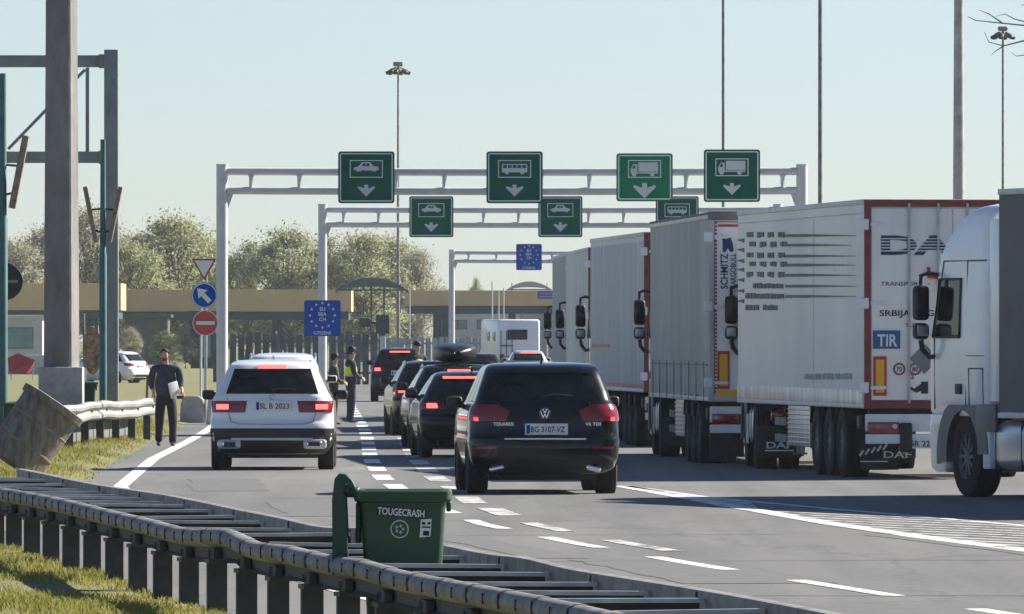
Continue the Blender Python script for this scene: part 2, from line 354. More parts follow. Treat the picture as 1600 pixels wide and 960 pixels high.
# ------------------------------------------------------------------ gantries and lane signs
def gantry(label, x0, x1, ytop, ybeams, s, step, x2=None):
    P0 = sp(x0, ytop, s); g = thing('sign_gantry', label, 'gantry', (P0.x, P0.y, 0), 0, 'grey sign gantries over the lanes')
    span = (x1-x0)/s; zt = P0.z; zb = [CAMH-(y-HZ)/s for y in ybeams]
    for k, x in enumerate((0, span)):
        m = MB(); m.tube([(x, 0, 0), (x, 0, zt)], .15, 22); m.box((x, 0, .02), (.6, .6, .06)); m.lathe([(zt, 0), (zt, .16), (zt+.02, .16), (zt+.021, 0)], 22, 'z', (x, 0, 0)); m.build('post', greypaint, g)
    for z in zb:
        m = MB(); n = 12; m.tube([(.13+(span-.26)*i/n, 0, z-.02*math.sin(math.pi*i/n)) for i in range(n+1)], .10, 14); m.build('beam', greypaint, g)
    n = int(span/step); xs = [span*(i+.6)/n for i in range(n)]
    for x in xs:
        m = MB(); m.tube([(x, 0, zb[1]+.09), (x, 0, zb[0]-.16), (x, 0, zb[0]-.09)], [.055, .06, .10], 8); m.build('strut', greypaint, g)
    for x in (.16, span-.16):
        sg = 1 if x < 1 else -1
        m = MB(); m.prism([(0, zb[1]-.09), (0, zb[1]-.55), (sg*.16, zb[1]-.09)], .02, T(x-sg*.03, -.01, 0)); m.build('gusset', greypaint, g)
    return g
gantry('nearest tall light grey gantry with four green signs above the lanes', 347, 1253, 258, (268, 298), 60, 1.18)
gantry('middle grey gantry behind the nearest one, carrying the lower green signs', 504, 1215, 320, (328, 351), 46, 1.18)
gantry('far small grey gantry holding a square blue sign', 706, 1010, 391, (395, 408), 31, 1.3)
CARP = [(-1, .0), (-.98, .22), (-.62, .33), (-.35, .68), (.28, .70), (.58, .36), (.95, .28), (1, .02), (.80, -.02), (.74, -.15), (.62, -.2), (.5, -.15), (.44, -.04), (-.42, -.04), (-.48, -.15), (-.6, -.2), (-.73, -.15), (-.8, -.02)]
def sgn_obj(label, cx, cy, w, h, s, kind, base, border=True, off=.14, group='green lane signs'):
    P = sp(cx, cy, s); W, Hh = w/s, h/s
    g = thing('lane_sign', label, 'sign', (P.x, P.y-off, P.z), 0, group)
    def rr(w, h, r, n=4):
        pts = []
        for cx_, cz_, a0 in ((w/2-r, h/2-r, 0), (-w/2+r, h/2-r, 90), (-w/2+r, -h/2+r, 180), (w/2-r, -h/2+r, 270)):
            for i in range(n+1): a = R(a0+90*i/n); pts.append((cx_+r*math.cos(a), cz_+r*math.sin(a)))
        return pts
    m = MB(); m.prism(rr(W, Hh, .07), .05); m.build('panel', base, g, 30)
    def ring(w, h, t, r, y, mat, nm):
        m = MB(); a = rr(w, h, r); b = rr(w-2*t, h-2*t, max(r-t, .01)); n = len(a)
        m.add([(x, y, z) for x, z in a]+[(x, y, z) for x, z in b]+[(x, .001, z) for x, z in a]+[(x, .001, z) for x, z in b],
              [(i, (i+1) % n, n+(i+1) % n, n+i) for i in range(n)]+[(i, 2*n+i, 2*n+(i+1) % n, (i+1) % n) for i in range(n)]); m.build(nm, mat, g, 0)
    if border: ring(W-.09, Hh-.09, .03, .05, -.004, signwhite, 'border')
    k = W/1.47
    if kind in ('car', 'bus', 'truck', 'lorry'):
        bw, bh = .86*k, .46*k; zc = .22*k
        m0 = MB()
        def rect(x0, z0, x1, z1, mi=0, y=-.004): m0.prism([(x0, z0), (x1, z0), (x1, z1), (x0, z1)], .005, T(0, y, 0), mi)
        t = .022*k; x0, x1, z0, z1 = -bw/2, bw/2, zc-bh/2, zc+bh/2
        rect(x0, z0, x1, z0+t); rect(x0, z1-t, x1, z1); rect(x0, z0+t, x0+t, z1-t); rect(x1-t, z0+t, x1, z1-t)
        m0.build('symbol_frame', signwhite, g, 0)
        m0 = MB()
        if kind == 'car':
            m0.prism([(x*.33*k, zc-.03*k+z*.33*k*.9) for x, z in CARP], .005, T(0, -.004, 0))
            for a, b in (((-.30, .36), (-.05, .60)), ((.0, .36), (.25, .60))):
                m0.prism([(a[0]*.33*k-.02*k, zc-.03*k+.105*k), (b[0]*.33*k, zc-.03*k+.105*k), (b[0]*.33*k, zc+.145*k), (a[0]*.33*k+.02*k, zc+.145*k)], .003, T(0, -.0065, 0), 1)
            for x in (-.2, .2): m0.lathe([(-.007, .0), (-.007, .03*k)], 14, 'y', (x*k, 0, zc-.085*k), 1)
        elif kind == 'bus':
            rect(-.33*k, zc-.09*k, .33*k, zc+.13*k)
            for i in range(5): rect((-.30+.125*i)*k, zc+.02*k, (-.30+.125*i+.10)*k, zc+.105*k, 1, -.0065)
            for x in (-.2, .2): m0.lathe([(-.006, 0), (-.006, .055*k), (0, .055*k)], 14, 'y', (x*k, 0, zc-.09*k))
        else:
            sx = -1 if kind == 'truck' else -1
            rect(-.16*k, zc-.07*k, .35*k, zc+.17*k)
            m0.prism([(-.36*k, zc-.12*k), (-.19*k, zc-.12*k), (-.19*k, zc+.12*k), (-.30*k, zc+.12*k), (-.36*k, zc+.0)], .005, T(0, -.004, 0))
            rect(-.19*k, zc-.12*k, .35*k, zc-.085*k)
            m0.prism([(-.325*k, zc+.01*k), (-.24*k, zc+.01*k), (-.24*k, zc+.09*k), (-.29*k, zc+.09*k)], .003, T(0, -.0065, 0), 1)
            for x in (-.27, .2): m0.lathe([(-.006, 0), (-.006, .06*k), (0, .06*k)], 14, 'y', (x*k, 0, zc-.135*k))
        m0.build('vehicle_symbol', [signgrey, base], g, 0)
        m0 = MB(); za = -.33*k
        kk = 1.3 if kind == 'lorry' else 1.0
        m0.prism([(x*k*kk, za+z*k*kk) for x, z in ((0, -.17), (.23, .06), (.21, .10), (.05, .045), (.05, .14), (-.05, .14), (-.05, .045), (-.21, .10), (-.23, .06))], .005, T(0, -.004, 0)); m0.build('arrow', signgrey, g, 0)
    else:
        for i in range(12):
            m0 = MB(); a = 2*math.pi*i/12; cx_, cz_ = .34*W*math.sin(a), .08*Hh+.34*Hh*math.cos(a)
            m0.prism([(cx_+(.045 if j % 2 == 0 else .019)*W*math.sin(math.pi*j/5), cz_+(.045 if j % 2 == 0 else .019)*W*math.cos(math.pi*j/5)) for j in range(10)], .005, T(0, -.004, 0)); m0.build('star', signwhite, g, 0)
        m0 = MB()
        for tx, zz, hh in (('EU', .21, .10), ('EEA', .065, .10), ('CH', -.08, .10), ('CITIZENS', -.45, .085)):
            t = text_mb(tx, hh*Hh, .02, .003); put(m0, t, T(-t.w/2, -.004, zz*Hh))
        m0.build('lettering', signwhite, g, 0)
    m = MB()
    for x in (-W*.25, W*.25): m.box((x, .075, 0), (.06, .05, Hh*.96))
    m.build('bracket', galv_dull, g, 0)
    return g
sgn_obj('green lane sign with a car symbol, leftmost on the nearest gantry', 572.5, 277.5, 88, 81, 60.3, 'car', signgreen)
sgn_obj('green lane sign with a bus symbol on the nearest gantry', 804, 277.5, 88, 81, 60.3, 'bus', signgreen)
sgn_obj('brighter green lane sign with a lorry symbol and big arrow', 1007, 277.5, 88, 75, 60.3, 'lorry', signgreen2)
sgn_obj('dark green lane sign with a lorry symbol above the white box trailer', 1143.5, 275, 88, 82, 60.3, 'truck', signgreen)
sgn_obj('smaller green car sign, left one on the middle gantry', 674, 339, 69, 64, 46.3, 'car', signgreen)
sgn_obj('smaller green car sign just below the bus sign', 875.5, 339, 69, 64, 46.3, 'car', signgreen)
sgn_obj('green bus sign on the middle gantry, half hidden behind the grey curtain trailer', 1058, 339, 67, 64, 46.3, 'bus', signgreen)
sgn_obj('small blue sign with ring of stars on the far gantry', 826.5, 402, 40, 41, 31.2, 'eu', signblue, False, group='blue star signs')
sgn_obj('blue sign with ring of stars on the post of the middle gantry', 504, 497.5, 57, 56, 46.4, 'eu', signblue, False, off=.22, group='blue star signs')
# ------------------------------------------------------------------ traffic signs on one post
P = gp(321, 661)
g = thing('sign_post', 'slim grey post left of the white car carrying three traffic signs', 'sign post', (P.x, P.y, 0))
m = MB(); m.tube([(0, 0, 0), (.02, 0, 3.75)], .035, 10); m.build('post', galv, g)
m = MB(); m.tube([(-.12, .1, 0), (-.1, .08, 3.0)], .03, 8); m.build('brace', greypaint, g)
s3 = (661-HZ)/2
def face_sign(label, cx, cy, kind):
    p = sp(cx, cy, s3); g = thing('traffic_sign', label, 'sign', (p.x, p.y-.06, p.z))
    if kind == 'give':
        r = .35
        def tri(r, ins=0): return [(-r*.78, r*.62), (r*.78, r*.62), (r*.0, -r*.75)]
        m = MB(); m.prism(tri(.38), .02); m.build('border', redpaint, g, 0); m = MB(); m.prism([(x, z+.012) for x, z in tri(.29)], .004, T(0, -.005, 0)); m.build('face', signwhite, g, 0)
    else:
        m = MB(); m.lathe([(.02, 0), (.02, .30), (0, .305), (0, 0)], 32, 'y'); m.build('disc', signblue if kind == 'arrow' else M('sign_red', (.50, .05, .045), .5, var=.12), g, 30)
        if kind == 'arrow':
            m = MB(); m.lathe([(-.003, .275), (-.003, .295)], 32, 'y'); m.build('border', signwhite, g, 0)
            m = MB(); m.prism([(-.17, .17), (.07, .13), (.0, .06), (.17, -.11), (.09, -.19), (-.075, -.01), (-.14, -.08)], .004, T(0, -.005, 0)); m.build('arrow', signwhite, g, 0)
        else:
            m = MB(); m.box((0, -.003, 0), (.44, .004, .085)); m.build('bar', signwhite, g, 0)
            m = MB(); m.lathe([(-.003, .285), (-.003, .302)], 32, 'y'); m.build('border', signwhite, g, 0)
face_sign('white triangular give way sign with red edge, top of the sign post', 319, 420, 'give')
face_sign('round blue sign with a white arrow pointing up left', 319.5, 462, 'arrow')
face_sign('round red no entry sign with white bar', 321, 505, 'stop')
# ------------------------------------------------------------------ masts and poles
def mast(name, label, x, s, ztop, r0, r1, heads=None, mat=None, cat='lamp post'):
    X, Y = (x-800)/s, F/s; g = thing(name, label, cat, (X, Y, 0)); m = MB()
    n = 8; m.tube([(0, 0, ztop*i/n) for i in range(n+1)], [lerp(r0, r1, i/n) for i in range(n+1)], 12); m.build('pole', mat or galv_dull, g)
    m = MB(); m.lathe([(0, r0*2.2), (.08, r0*2.2), (.3, r0*1.15)], 14, 'z'); m.build('base', mat or galv_dull, g)
    if heads:
        m = MB(); m.lathe([(ztop-.1, .35), (ztop+.02, .38), (ztop+.1, .30), (ztop+.16, .1)], 18, 'z'); m.build('hub', galv_dull, g)
        m = MB(); m.box((0, 0, ztop+.62*heads), (.9*heads, .9*heads, .42*heads), bev=.1); m.tube([(0, 0, ztop), (0, 0, ztop+.5*heads)], .08, 8); m.build('crown_box', galv_dull, g)
        for k in range(6):
            a = 2*math.pi*k/6+.3; d = Vector((math.cos(a), math.sin(a), 0)); q = d*(.78*heads)
            m = MB(); m.tube([d*.2+Vector((0, 0, ztop+.3*heads)), q+Vector((0, 0, ztop+.1*heads))], .05, 6); m.build('arm', galv_dull, g)
            m = MB(); mt = T(q.x*1.1, q.y*1.1, ztop-.12*heads) @ Matrix.Rotation(a, 4, 'Z') @ rotm('Y', 25)
            m.box((0, 0, 0), (.62*heads, .45*heads, .34*heads), bev=.08, rot=mt); m.build('floodlight', blackp, g)
    return g
mast('mast_light', 'tall floodlight mast rising behind the leftmost green car sign', 622, 20, 22.9, .15, .07, .85)
mast('mast_light', 'floodlight mast at the far right beyond the trucks', 1567, 28, 18.9, .085, .06, .62)
mast('light_pole', 'thin pole rising behind the rightmost green lorry sign', 1130, 40, 22, .065, .055)
mast('light_pole', 'thin pole right of the nearest gantry, above the white box trailer', 1281.5, 50, 17, .075, .06)
mast('concrete_pole', 'thick concrete pole behind the top of the white box trailer', 1498, 60, 15, .185, .10, mat=concrete)
# left concrete pole with block base
P = sp(91, 650, 86); g = thing('concrete_pole', 'massive square concrete pole at the left on a wide concrete block', 'pole', (P.x+.06, P.y, 0))
ry = Matrix.Rotation(R(-15), 4, 'Z')
m = MB()
for z0, z1, w0, w1 in ((.5, 9.2, .54, .46),):
    vs = []; 
    for z, w in ((z0, w0), (z1, w1)):
        c = .03
        for x, y in ((-w/2+c, -w/2), (w/2-c, -w/2), (w/2, -w/2+c), (w/2, w/2-c), (w/2-c, w/2), (-w/2+c, w/2), (-w/2, w/2-c), (-w/2, -w/2+c)): vs.append(ry @ Vector((x, y, z)))
    m.add(vs, [(i, (i+1) % 8, 8+(i+1) % 8, 8+i) for i in range(8)]+[tuple(range(8, 16))])
m.build('pole', M('weathered_concrete', (.20, .19, .185), .95, var=.35, scale=2.2, bump=.5, stretch=(1, 1, .4), detail=8), g, 25)
m = MB(); m.box((0, -.05, .73), (.80, .8, 1.50), bev=.02); m.build('base', concrete, g)
# steel frame gantry at the left
P = sp(174, 78, 75); zt = P.z; g = thing('steel_frame', 'blue grey steel gantry frame behind the concrete pole', 'gantry', (P.x, P.y, 0))
m = MB(); m.box((0, 0, zt/2), (.29, .34, zt), bev=.012); m.box((0, 0, zt-.53), (.305, .355, .015)); m.build('post', steelblue, g)
for yc, hh in ((96, .25), (246, .24)):
    z = CAMH-(yc-HZ)/75; m = MB(); m.box((-2.65, 0, z), (5, .16, hh), bev=.01); m.box((-.2, 0, z), (.12, .24, hh*1.15)); m.build('beam', steelblue, g)
z1, z2 = CAMH-(106-HZ)/75, CAMH-(237-HZ)/75
m = MB(); m.box((-.5, .02, (z1+z2)/2), (.075, .075, z1-z2)); m.build('strut', steelblue, g)
m = MB(); m.tube([(-2.15, .02, z2+.05), (-.55, .02, z1-.04)], .045, 4); m.build('brace', steelblue, g)
m = MB(); m.box((-5.15, 0, zt/2), (.29, .34, zt), bev=.012); m.build('post', steelblue, g)
rusty = M('weathered_brown', (.24, .19, .15), .8, var=.4, scale=6)
def lamp_pole(label, x, s, ytop, r, boards):
    P = sp(x, ytop, s); g = thing('lamp_post', label, 'lamp post', (P.x, P.y, 0)); m = MB(); m.tube([(0, 0, 0), (0, 0, P.z*.62), (0, 0, P.z*.625), (0, 0, P.z)], [r*1.25, r*1.2, r, r*.85], 12); m.build('pole', tealpaint, g)
    for (xa, ya, xb, yb, w) in boards:
        a, b = sp(xa, ya, s), sp(xb, yb, s); a -= Vector(g.location); b -= Vector(g.location); c = (a+b)/2; d = b-a; ang = math.atan2(d.x, d.z)
        m = MB(); m.box((c.x, -.05, c.z), (w, .22, d.length), rot=Matrix.Rotation(ang, 4, 'Y'), bev=.02); m.build('lamp_panel', rusty, g)
        m = MB(); q = a.lerp(b, .78); m.tube([(0, 0, q.z-.05), (q.x, -.03, q.z)], .02, 6); q = a.lerp(b, .42); m.tube([(0, 0, q.z+.03), (q.x, -.03, q.z)], .02, 6); m.build('bracket', blackp, g)
    return g
lamp_pole('teal lamp post at the left edge with one tilted lamp panel', 4, 90, 115, .075, [(41, 212, 19, 326, .12)])
lamp_pole('slim teal lamp post beside the steel frame with two tilted lamp panels', 161, 82, 218, .06, [(133, 292, 150, 379, .085), (189, 292, 171, 379, .085)])
P = sp(4, 440, 89); g = thing('round_sign', 'back of a dark round sign on the left edge lamp post', 'sign', (P.x+.02, P.y+.09, P.z)); m = MB(); m.lathe([(-.01, 0), (-.01, .33), (.01, .335), (.01, 0)], 32, 'y'); m.build('disc', blackp, g); m = MB(); m.box((0, -.03, 0), (.5, .03, .05)); m.build('bracket', galv_dull, g)
P = sp(143, 548, 78); g = thing('oval_sign', 'rusty oval sign plate on a thin leaning post right of the concrete pole', 'sign', (P.x+.02, P.y, 0))
m = MB(); m.lathe([(-.01, 0), (-.01, .5), (.01, .51), (.01, 0)], 30, 'y'); m.v = [(x*.38+.0, y, z*.95+P.z) for x, y, z in m.v]; m.build('plate', M('rust_flaky', (.36, .23, .15), .9, var=.5, scale=9, dirt=(.10, .06, .05)), g)
m = MB(); m.tube([(.33, .02, .0), (.20, .02, P.z-.35), (.1, .02, P.z+.5)], .02, 8); m.tube([(-.13, .03, 0), (-.18, .03, P.z+.75)], .03, 8); m.build('post', galv_dull, g)
# ------------------------------------------------------------------ canopies and far buildings
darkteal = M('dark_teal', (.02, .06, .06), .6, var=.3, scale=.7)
tealglass = M('teal_glass', (.10, .26, .26), .1, var=.3, scale=.6)
palewall = M('pale_wall', (.52, .52, .50), .85, var=.12, scale=.7)
def canopy(label, xa, xb, yt, yb, s, depth, cols, group='tan fascia canopies', yaw=0.):
    a, b = sp(xa, yt, s), sp(xb, yb, s); W = b.x-a.x; g = thing('border_canopy', label, 'canopy', (a.x, a.y, 0), R(yaw), group)
    m = MB(); m.box((W/2, .1, (a.z+b.z)/2), (W, .2, a.z-b.z), bev=.02)
    for x in (.1, W-.1): m.box((x, depth/2+.21, (a.z+b.z)/2), (.2, depth, a.z-b.z))
    m.box((W/2, depth+.32, (a.z+b.z)/2), (W, .2, a.z-b.z)); m.build('fascia', tan, g, 0)
    m = MB(); m.box((W/2, depth/2+.2, b.z+.55), (W-.5, depth-.1, .2)); m.build('roof', palewall, g, 0)
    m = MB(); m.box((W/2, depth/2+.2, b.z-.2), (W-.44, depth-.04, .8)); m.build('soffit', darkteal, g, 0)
    for c in cols:
        x = (c-xa)/s
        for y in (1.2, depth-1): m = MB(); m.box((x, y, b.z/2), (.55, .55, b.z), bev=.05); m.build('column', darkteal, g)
    return g
canopy('tan canopy at the left edge behind the concrete pole', -190, 189, 443, 485, 22.5, 9, (70, 200-60, -60))
canopy('long tan canopy behind the three traffic signs', 186, 549, 453, 487, 21.2, 9, (300, 330, 240, 430, 500))
canopy('tan canopy with dark teal columns beyond the far gantry', 632, 905, 454, 478, 20.4, 12, (682, 694, 800, 880))
def vault(label, xa, xb, yt, yb, s, depth, mat, posts):
    a, b = sp(xa, yb, s), sp(xb, yt, s); W = b.x-a.x; hh = b.z-a.z; g = thing('vault_canopy', label, 'canopy', (a.x, a.y, 0)); m = MB(); n = 16
    pf = [(W*i/n, hh*math.sin(math.pi*i/n)**.8) for i in range(n+1)]
    vs = []; 
    for y in (0, depth):
        for x, z in pf: vs.append((x, y, a.z+z))
        for x, z in pf: vs.append((x, y, a.z+z-.18))
    k = n+1; fs = []
    for i in range(n): fs += [(i, i+1, k+i+1, k+i), (2*k+i, 2*k+i+1, 3*k+i+1, 3*k+i), (i, i+1, 2*k+i+1, 2*k+i), (k+i, k+i+1, 3*k+i+1, 3*k+i)]
    m.add(vs, fs); m.build('vault', mat, g, 50)
    m = MB(); m.tube([(0, .05, a.z+.02), (W, .05, a.z+.02)], .05, 8)
    m.prism([(x, a.z+z-.02) for x, z in pf]+[(x, a.z+z*.30) for x, z in reversed(pf[1:-1])], .06, T(0, .06, 0), 1)
    m.build('truss', [darkteal, mat], g)
    for p in posts: x = (p-xa)/s; m = MB(); m.tube([(x, .4, 0), (x, .4, a.z+hh*.8)], .06, 10); m.build('post', greypaint if mat is not tealroof else darkteal, g)
tealroof = M('teal_roof', (.05, .11, .11), .5, var=.25, scale=1.2)
vault('dark teal arched roof on a thin post between the tan canopies', 524, 637, 434, 454, 24, 5, tealroof, (580, 600))
vault('pale arched roof rising above the right tan canopy', 792, 862, 440, 453, 19.5, 5, M('pale_roof', (.45, .43, .38), .7, var=.12, scale=1), (800, 855))
P = sp(860, 461, 21); g = thing('blue_board', 'small blue board on the fascia of the right canopy', 'sign', (P.x-.3, P.y-.15, P.z)); m = MB(); m.box((0, 0, 0), (1.3, .1, .62), bev=.02); m.build('panel', M('dull_blue', (.05, .08, .30), .6, var=.1), g)
m = MB(); m.box((0, -.055, .1), (1.0, .01, .07)); m.box((0, -.055, -.12), (1.05, .01, .07)); m.build('lettering', M('dull_blue_line', (.3, .33, .5), .6, var=.1), g, 0)
def kiosk(label, xa, xb, yt, s, depth, wallm, roofm, wins, group=None, name='border_booth'):
    a, b = sp(xa, yt, s), sp(xb, yt, s); W = b.x-a.x; g = thing(name, label, 'booth', (a.x, a.y, 0), 0, group)
    m = MB(); m.box((W/2, depth/2, a.z/2), (W, depth, a.z)); m.build('wall', wallm, g, 0)
    m = MB(); m.box((W/2, depth/2, a.z+.12), (W+.5, depth+.5, .24), bev=.03); m.build('roof', roofm, g, 0)
    for (x0, x1, y0, y1) in wins:
        p, q = sp(x0, y0, s), sp(x1, y1, s); m = MB(); m.box(((p.x+q.x)/2-a.x, -.02, (p.z+q.z)/2), (q.x-p.x, .06, p.z-q.z)); w = m.build('window', M('window_frame_dark', (.06, .10, .10), .5, var=.1), g, 0)
        m = MB(); n = 2
        for i in range(n): m.box((p.x-a.x+(i+.5)*(q.x-p.x)/n, -.055, (p.z+q.z)/2), ((q.x-p.x)/n-.12, .02, p.z-q.z-.12))
        m.build('pane', tealglass, w, 0)
    return g
kiosk('pale booth with teal windows under the left canopy', -60, 66, 498, 23, 5, palewall, palewall, [(-30, 52, 512, 545)])
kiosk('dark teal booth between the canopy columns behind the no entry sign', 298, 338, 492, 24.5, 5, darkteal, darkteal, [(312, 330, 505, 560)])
kiosk('grey booth beyond the parked white car', 196, 262, 497, 21.5, 5, M('grey_booth', (.07, .08, .085), .7, var=.2), darkteal, [])
kiosk('low pale building seen under the right canopy', 690, 812, 489, 17.5, 9, palewall, M('slate_roof', (.20, .22, .24), .7, var=.2), [(700, 730, 500, 515), (745, 775, 500, 515)], name='far_building')
kiosk('dark flat building right of the pale one under the canopy', 812, 905, 491, 17.2, 9, M('grey_far_wall', (.30, .30, .29), .8, var=.15), palewall, [(820, 860, 498, 516)], name='far_building')
# parasol / tarpaulin in red at the left, blue-white tent beside it
P = sp(34, 570, 34); g = thing('red_awning', 'small red fabric awning in the grass at the left', 'awning', (P.x, P.y, 0)); m = MB()
m.add([(-.65, 0, 1.1), (-.2, .2, 1.32), (.62, .1, 1.0), (.2, 0, .35), (-.55, -.1, .4), (-.1, .5, 1.2), (.4, .6, .5)], [(0, 1, 5), (1, 2, 5), (0, 1, 2, 3, 4), (2, 6, 3), (5, 2, 6)]); m.build('canvas', M('red_canvas', (.36, .02, .035), .8, var=.2, scale=2), g, 0)
m = MB(); m.tube([(-.5, .2, 0), (-.5, .2, 1.15)], .025, 8); m.tube([(.5, .2, 0), (.5, .2, .95)], .025, 8); m.build('pole', galv, g)
# low concrete wall behind awning
P = sp(-20, 548, 30); m = MB(); m.box((0, 0, .55), (6.2, .3, 1.1), bev=.03); o = m.build('concrete_wall', palewall, loc=(P.x+2.2, P.y+20, 0)); tag(o, 'low pale wall behind the red awning', 'wall')
# ------------------------------------------------------------------ slatted fence
def fence(label, xa, xb, s, ytop, step, mat, rail=True):
    a = sp(xa, ytop, s); b = sp(xb, ytop, s); W = b.x-a.x; g = thing('slat_fence', label, 'fence', (a.x, a.y, 0))
    m = MB(); x = 0; k = 0
    while x < W:
        hh = a.z+.06*math.sin(k*1.7); m.box((x, .0, hh/2), (step*.78, .06, hh), bev=.01); x += step; k += 1
    m.build('slat_panel', mat, g)
    m = MB()
    for z in (.5, a.z-.35): m.box((W/2, .06, z), (W, .05, .09))
    m.build('rail', galv_dull, g, 0)
    x = .0
    while x <= W: m = MB(); m.box((x, .13, a.z/2+.05), (.1, .08, a.z+.1)); m.build('post', greypaint, g, 0); x += 2.6
    return g
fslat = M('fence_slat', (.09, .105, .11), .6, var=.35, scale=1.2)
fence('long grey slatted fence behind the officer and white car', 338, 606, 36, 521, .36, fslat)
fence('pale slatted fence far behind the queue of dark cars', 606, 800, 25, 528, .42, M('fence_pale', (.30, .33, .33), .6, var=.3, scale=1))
# ------------------------------------------------------------------ trees
bark = M('bark', (.17, .14, .10), .95, var=.3, scale=3)
def tree_mesh(seed, hgt, wid, nclump, nleaf, lsz, lift=.28, spread=1.0):
    r = np.random.default_rng(seed); rr_ = random.Random(seed)
    tr = MB(); tr.tube([(0, 0, 0), (.1, 0, hgt*.25), (-.1, .1, hgt*.55), (0, 0, hgt*.85)], [hgt*.024, hgt*.018, hgt*.011, .03], 8)
    C = []
    for i in range(nclump):
        a = rr_.random()*6.283; u = rr_.random()
        zf = lift+(1-lift)*rr_.random(); prof = math.sin(math.pi*min(1, max(.02, (zf-lift)/(1-lift)*.86+.12)))**.7
        rad = wid/2*prof*math.sqrt(u)*spread
        c = Vector((rad*math.cos(a), rad*math.sin(a), hgt*zf*.95)); C.append((c, (wid*.085+.25)*(.6+.8*rr_.random())))
        st = Vector((0, 0, max(hgt*.15, c.z*(.45+.2*rr_.random())))); md = st.lerp(c, .55)+Vector((rr_.gauss(0, .2), rr_.gauss(0, .2), .25))
        tr.tube([st, md, c], [hgt*.008, hgt*.005, .02], 5, cap=False)
        for _ in range(3):
            e = c+Vector((rr_.gauss(0, .7), rr_.gauss(0, .7), rr_.gauss(.5, .5))); tr.tube([md.lerp(c, .5), e], [.03, .008], 4, cap=False)
    tm = tr
    P = []; 
    per = nleaf//nclump
    for c, q in C:
        p = r.normal(0, 1, (per, 3)); p /= np.linalg.norm(p, axis=1, keepdims=True)
        p *= (r.random((per, 1))**.45)*q*np.array([[1.15, 1.15, .85]])*(1+.45*r.normal(0, 1, (per, 1)).clip(-1, 1.6)); P.append(p+np.array(c)[None])
    P = np.concatenate(P); n = len(P); a = r.normal(0, 1, (n, 3)); a /= np.linalg.norm(a, axis=1, keepdims=True); b = np.cross(a, r.normal(0, 1, (n, 3))); b /= np.linalg.norm(b, axis=1, keepdims=True)
    sz = lsz*(.5+r.random((n, 1))); V = np.stack([P-a*sz, P-b*sz*.5, P+a*sz, P+b*sz*.5], 1).reshape(-1, 3)
    me = bpy.data.meshes.new('crown'); me.vertices.add(4*n); me.vertices.foreach_set('co', V.reshape(-1)); me.loops.add(4*n); me.loops.foreach_set('vertex_index', np.arange(4*n, dtype=np.int32))
    me.polygons.add(n); me.polygons.foreach_set('loop_start', (np.arange(n)*4).astype(np.int32)); me.update(calc_edges=True)
    return tm, me
pale_leaf = leaf_mat('leaf_pale', (.17, .20, .09), (.46, .47, .27), .35)
green_leaf = leaf_mat('leaf_green', (.08, .12, .05), (.28, .33, .16), .35)
bare_leaf = leaf_mat('leaf_sparse', (.20, .20, .13), (.46, .45, .34), .35)
def proto(kind, seed, h, w, nc, nl, ls, mat, lift):
    tm, me = tree_mesh(seed, h, w, nc, nl, ls, lift); me.materials.append(mat); t = tm.build('trunk', bark, smooth=0)
    tmesh = t.data; bpy.data.objects.remove(t); return (tmesh, me)
PR = {'pale': [proto('p', 1, 12, 9, 100, 19000, .125, pale_leaf, .18), proto('p', 2, 12, 8, 85, 17000, .125, pale_leaf, .15)],
      'green': [proto('g', 3, 12, 9, 90, 18000, .125, green_leaf, .15)],
      'bare': [proto('b', 4, 12, 9, 100, 15000, .11, bare_leaf, .2)]}
TRE = [  # x, top y, width px, kind, scale
 (18, 372, 150, 'bare', 19, 'sparse pale tree behind the round sign at the left edge'), (72, 352, 150, 'bare', 18, 'sparse grey tree rising directly behind the concrete pole'),
 (140, 322, 150, 'bare', 18, 'tall thinly leafed tree seen between the concrete pole and steel frame'), (205, 372, 140, 'pale', 19, 'pale olive tree just right of the steel frame post'),
 (268, 338, 170, 'pale', 18, 'tall rounded pale tree above the give way sign'), (318, 366, 130, 'pale', 17.5, 'pale tree between the give way sign and nearest gantry post'),
 (385, 379, 110, 'green', 18, 'darker green tree right of the nearest gantry post'), (446, 353, 150, 'pale', 18.5, 'tall pale tree left of the middle gantry post'),
 (505, 372, 120, 'green', 18, 'dark green tree behind the post of the middle gantry'), (566, 360, 150, 'pale', 18.5, 'pale olive tree below the left green car sign'),
 (612, 372, 120, 'pale', 17.6, 'pale tree directly behind the tall floodlight mast'), (652, 388, 90, 'bare', 18, 'rightmost thinning tree of the row, right of the mast'),
 (340, 432, 110, 'bare', 16.5, 'low tree seen under the long tan canopy by the signs'), (592, 452, 120, 'green', 16.8, 'low dark tree under the teal arched roof'),
 (742, 436, 30, 'green', 15, 'tiny tree top above the right canopy, left of the pale arch'), (220, 440, 120, 'bare', 16.2, 'low thin tree behind the grey booth'),
 (455, 440, 130, 'bare', 16.4, 'low pale tree behind the long slatted fence'), (203, 512, 42, 'bare', 25, 'small bushy shrub beside the steel frame post'), (262, 517, 46, 'green', 24, 'dark bushy shrub seen over the head of the walking man'), (290, 509, 40, 'bare', 24.5, 'pale bushy shrub left of the no entry sign'), (150, 524, 40, 'green', 26, 'low dark shrub behind the rusty oval sign'),
 (540, 430, 130, 'pale', 16.3, 'low pale tree above the blue star sign'),]
for i, (x, yt, wpx, kd, s, lab) in enumerate(TRE):
    h = CAMH-(yt-HZ)/s; g = thing('tree', lab, 'tree', ((x-800)/s, F/s, 0), rng.random()*6.28, 'trees behind the border post')
    tm, cm = PR[kd][i % len(PR[kd])]; k = h/12.; kw = (wpx/s)/9.*1.15
    for nm, me in (('trunk', tm), ('crown', cm)):
        o = bpy.data.objects.new(nm, me); COL.objects.link(o); o.parent = g
    g.scale = (kw, kw, k)
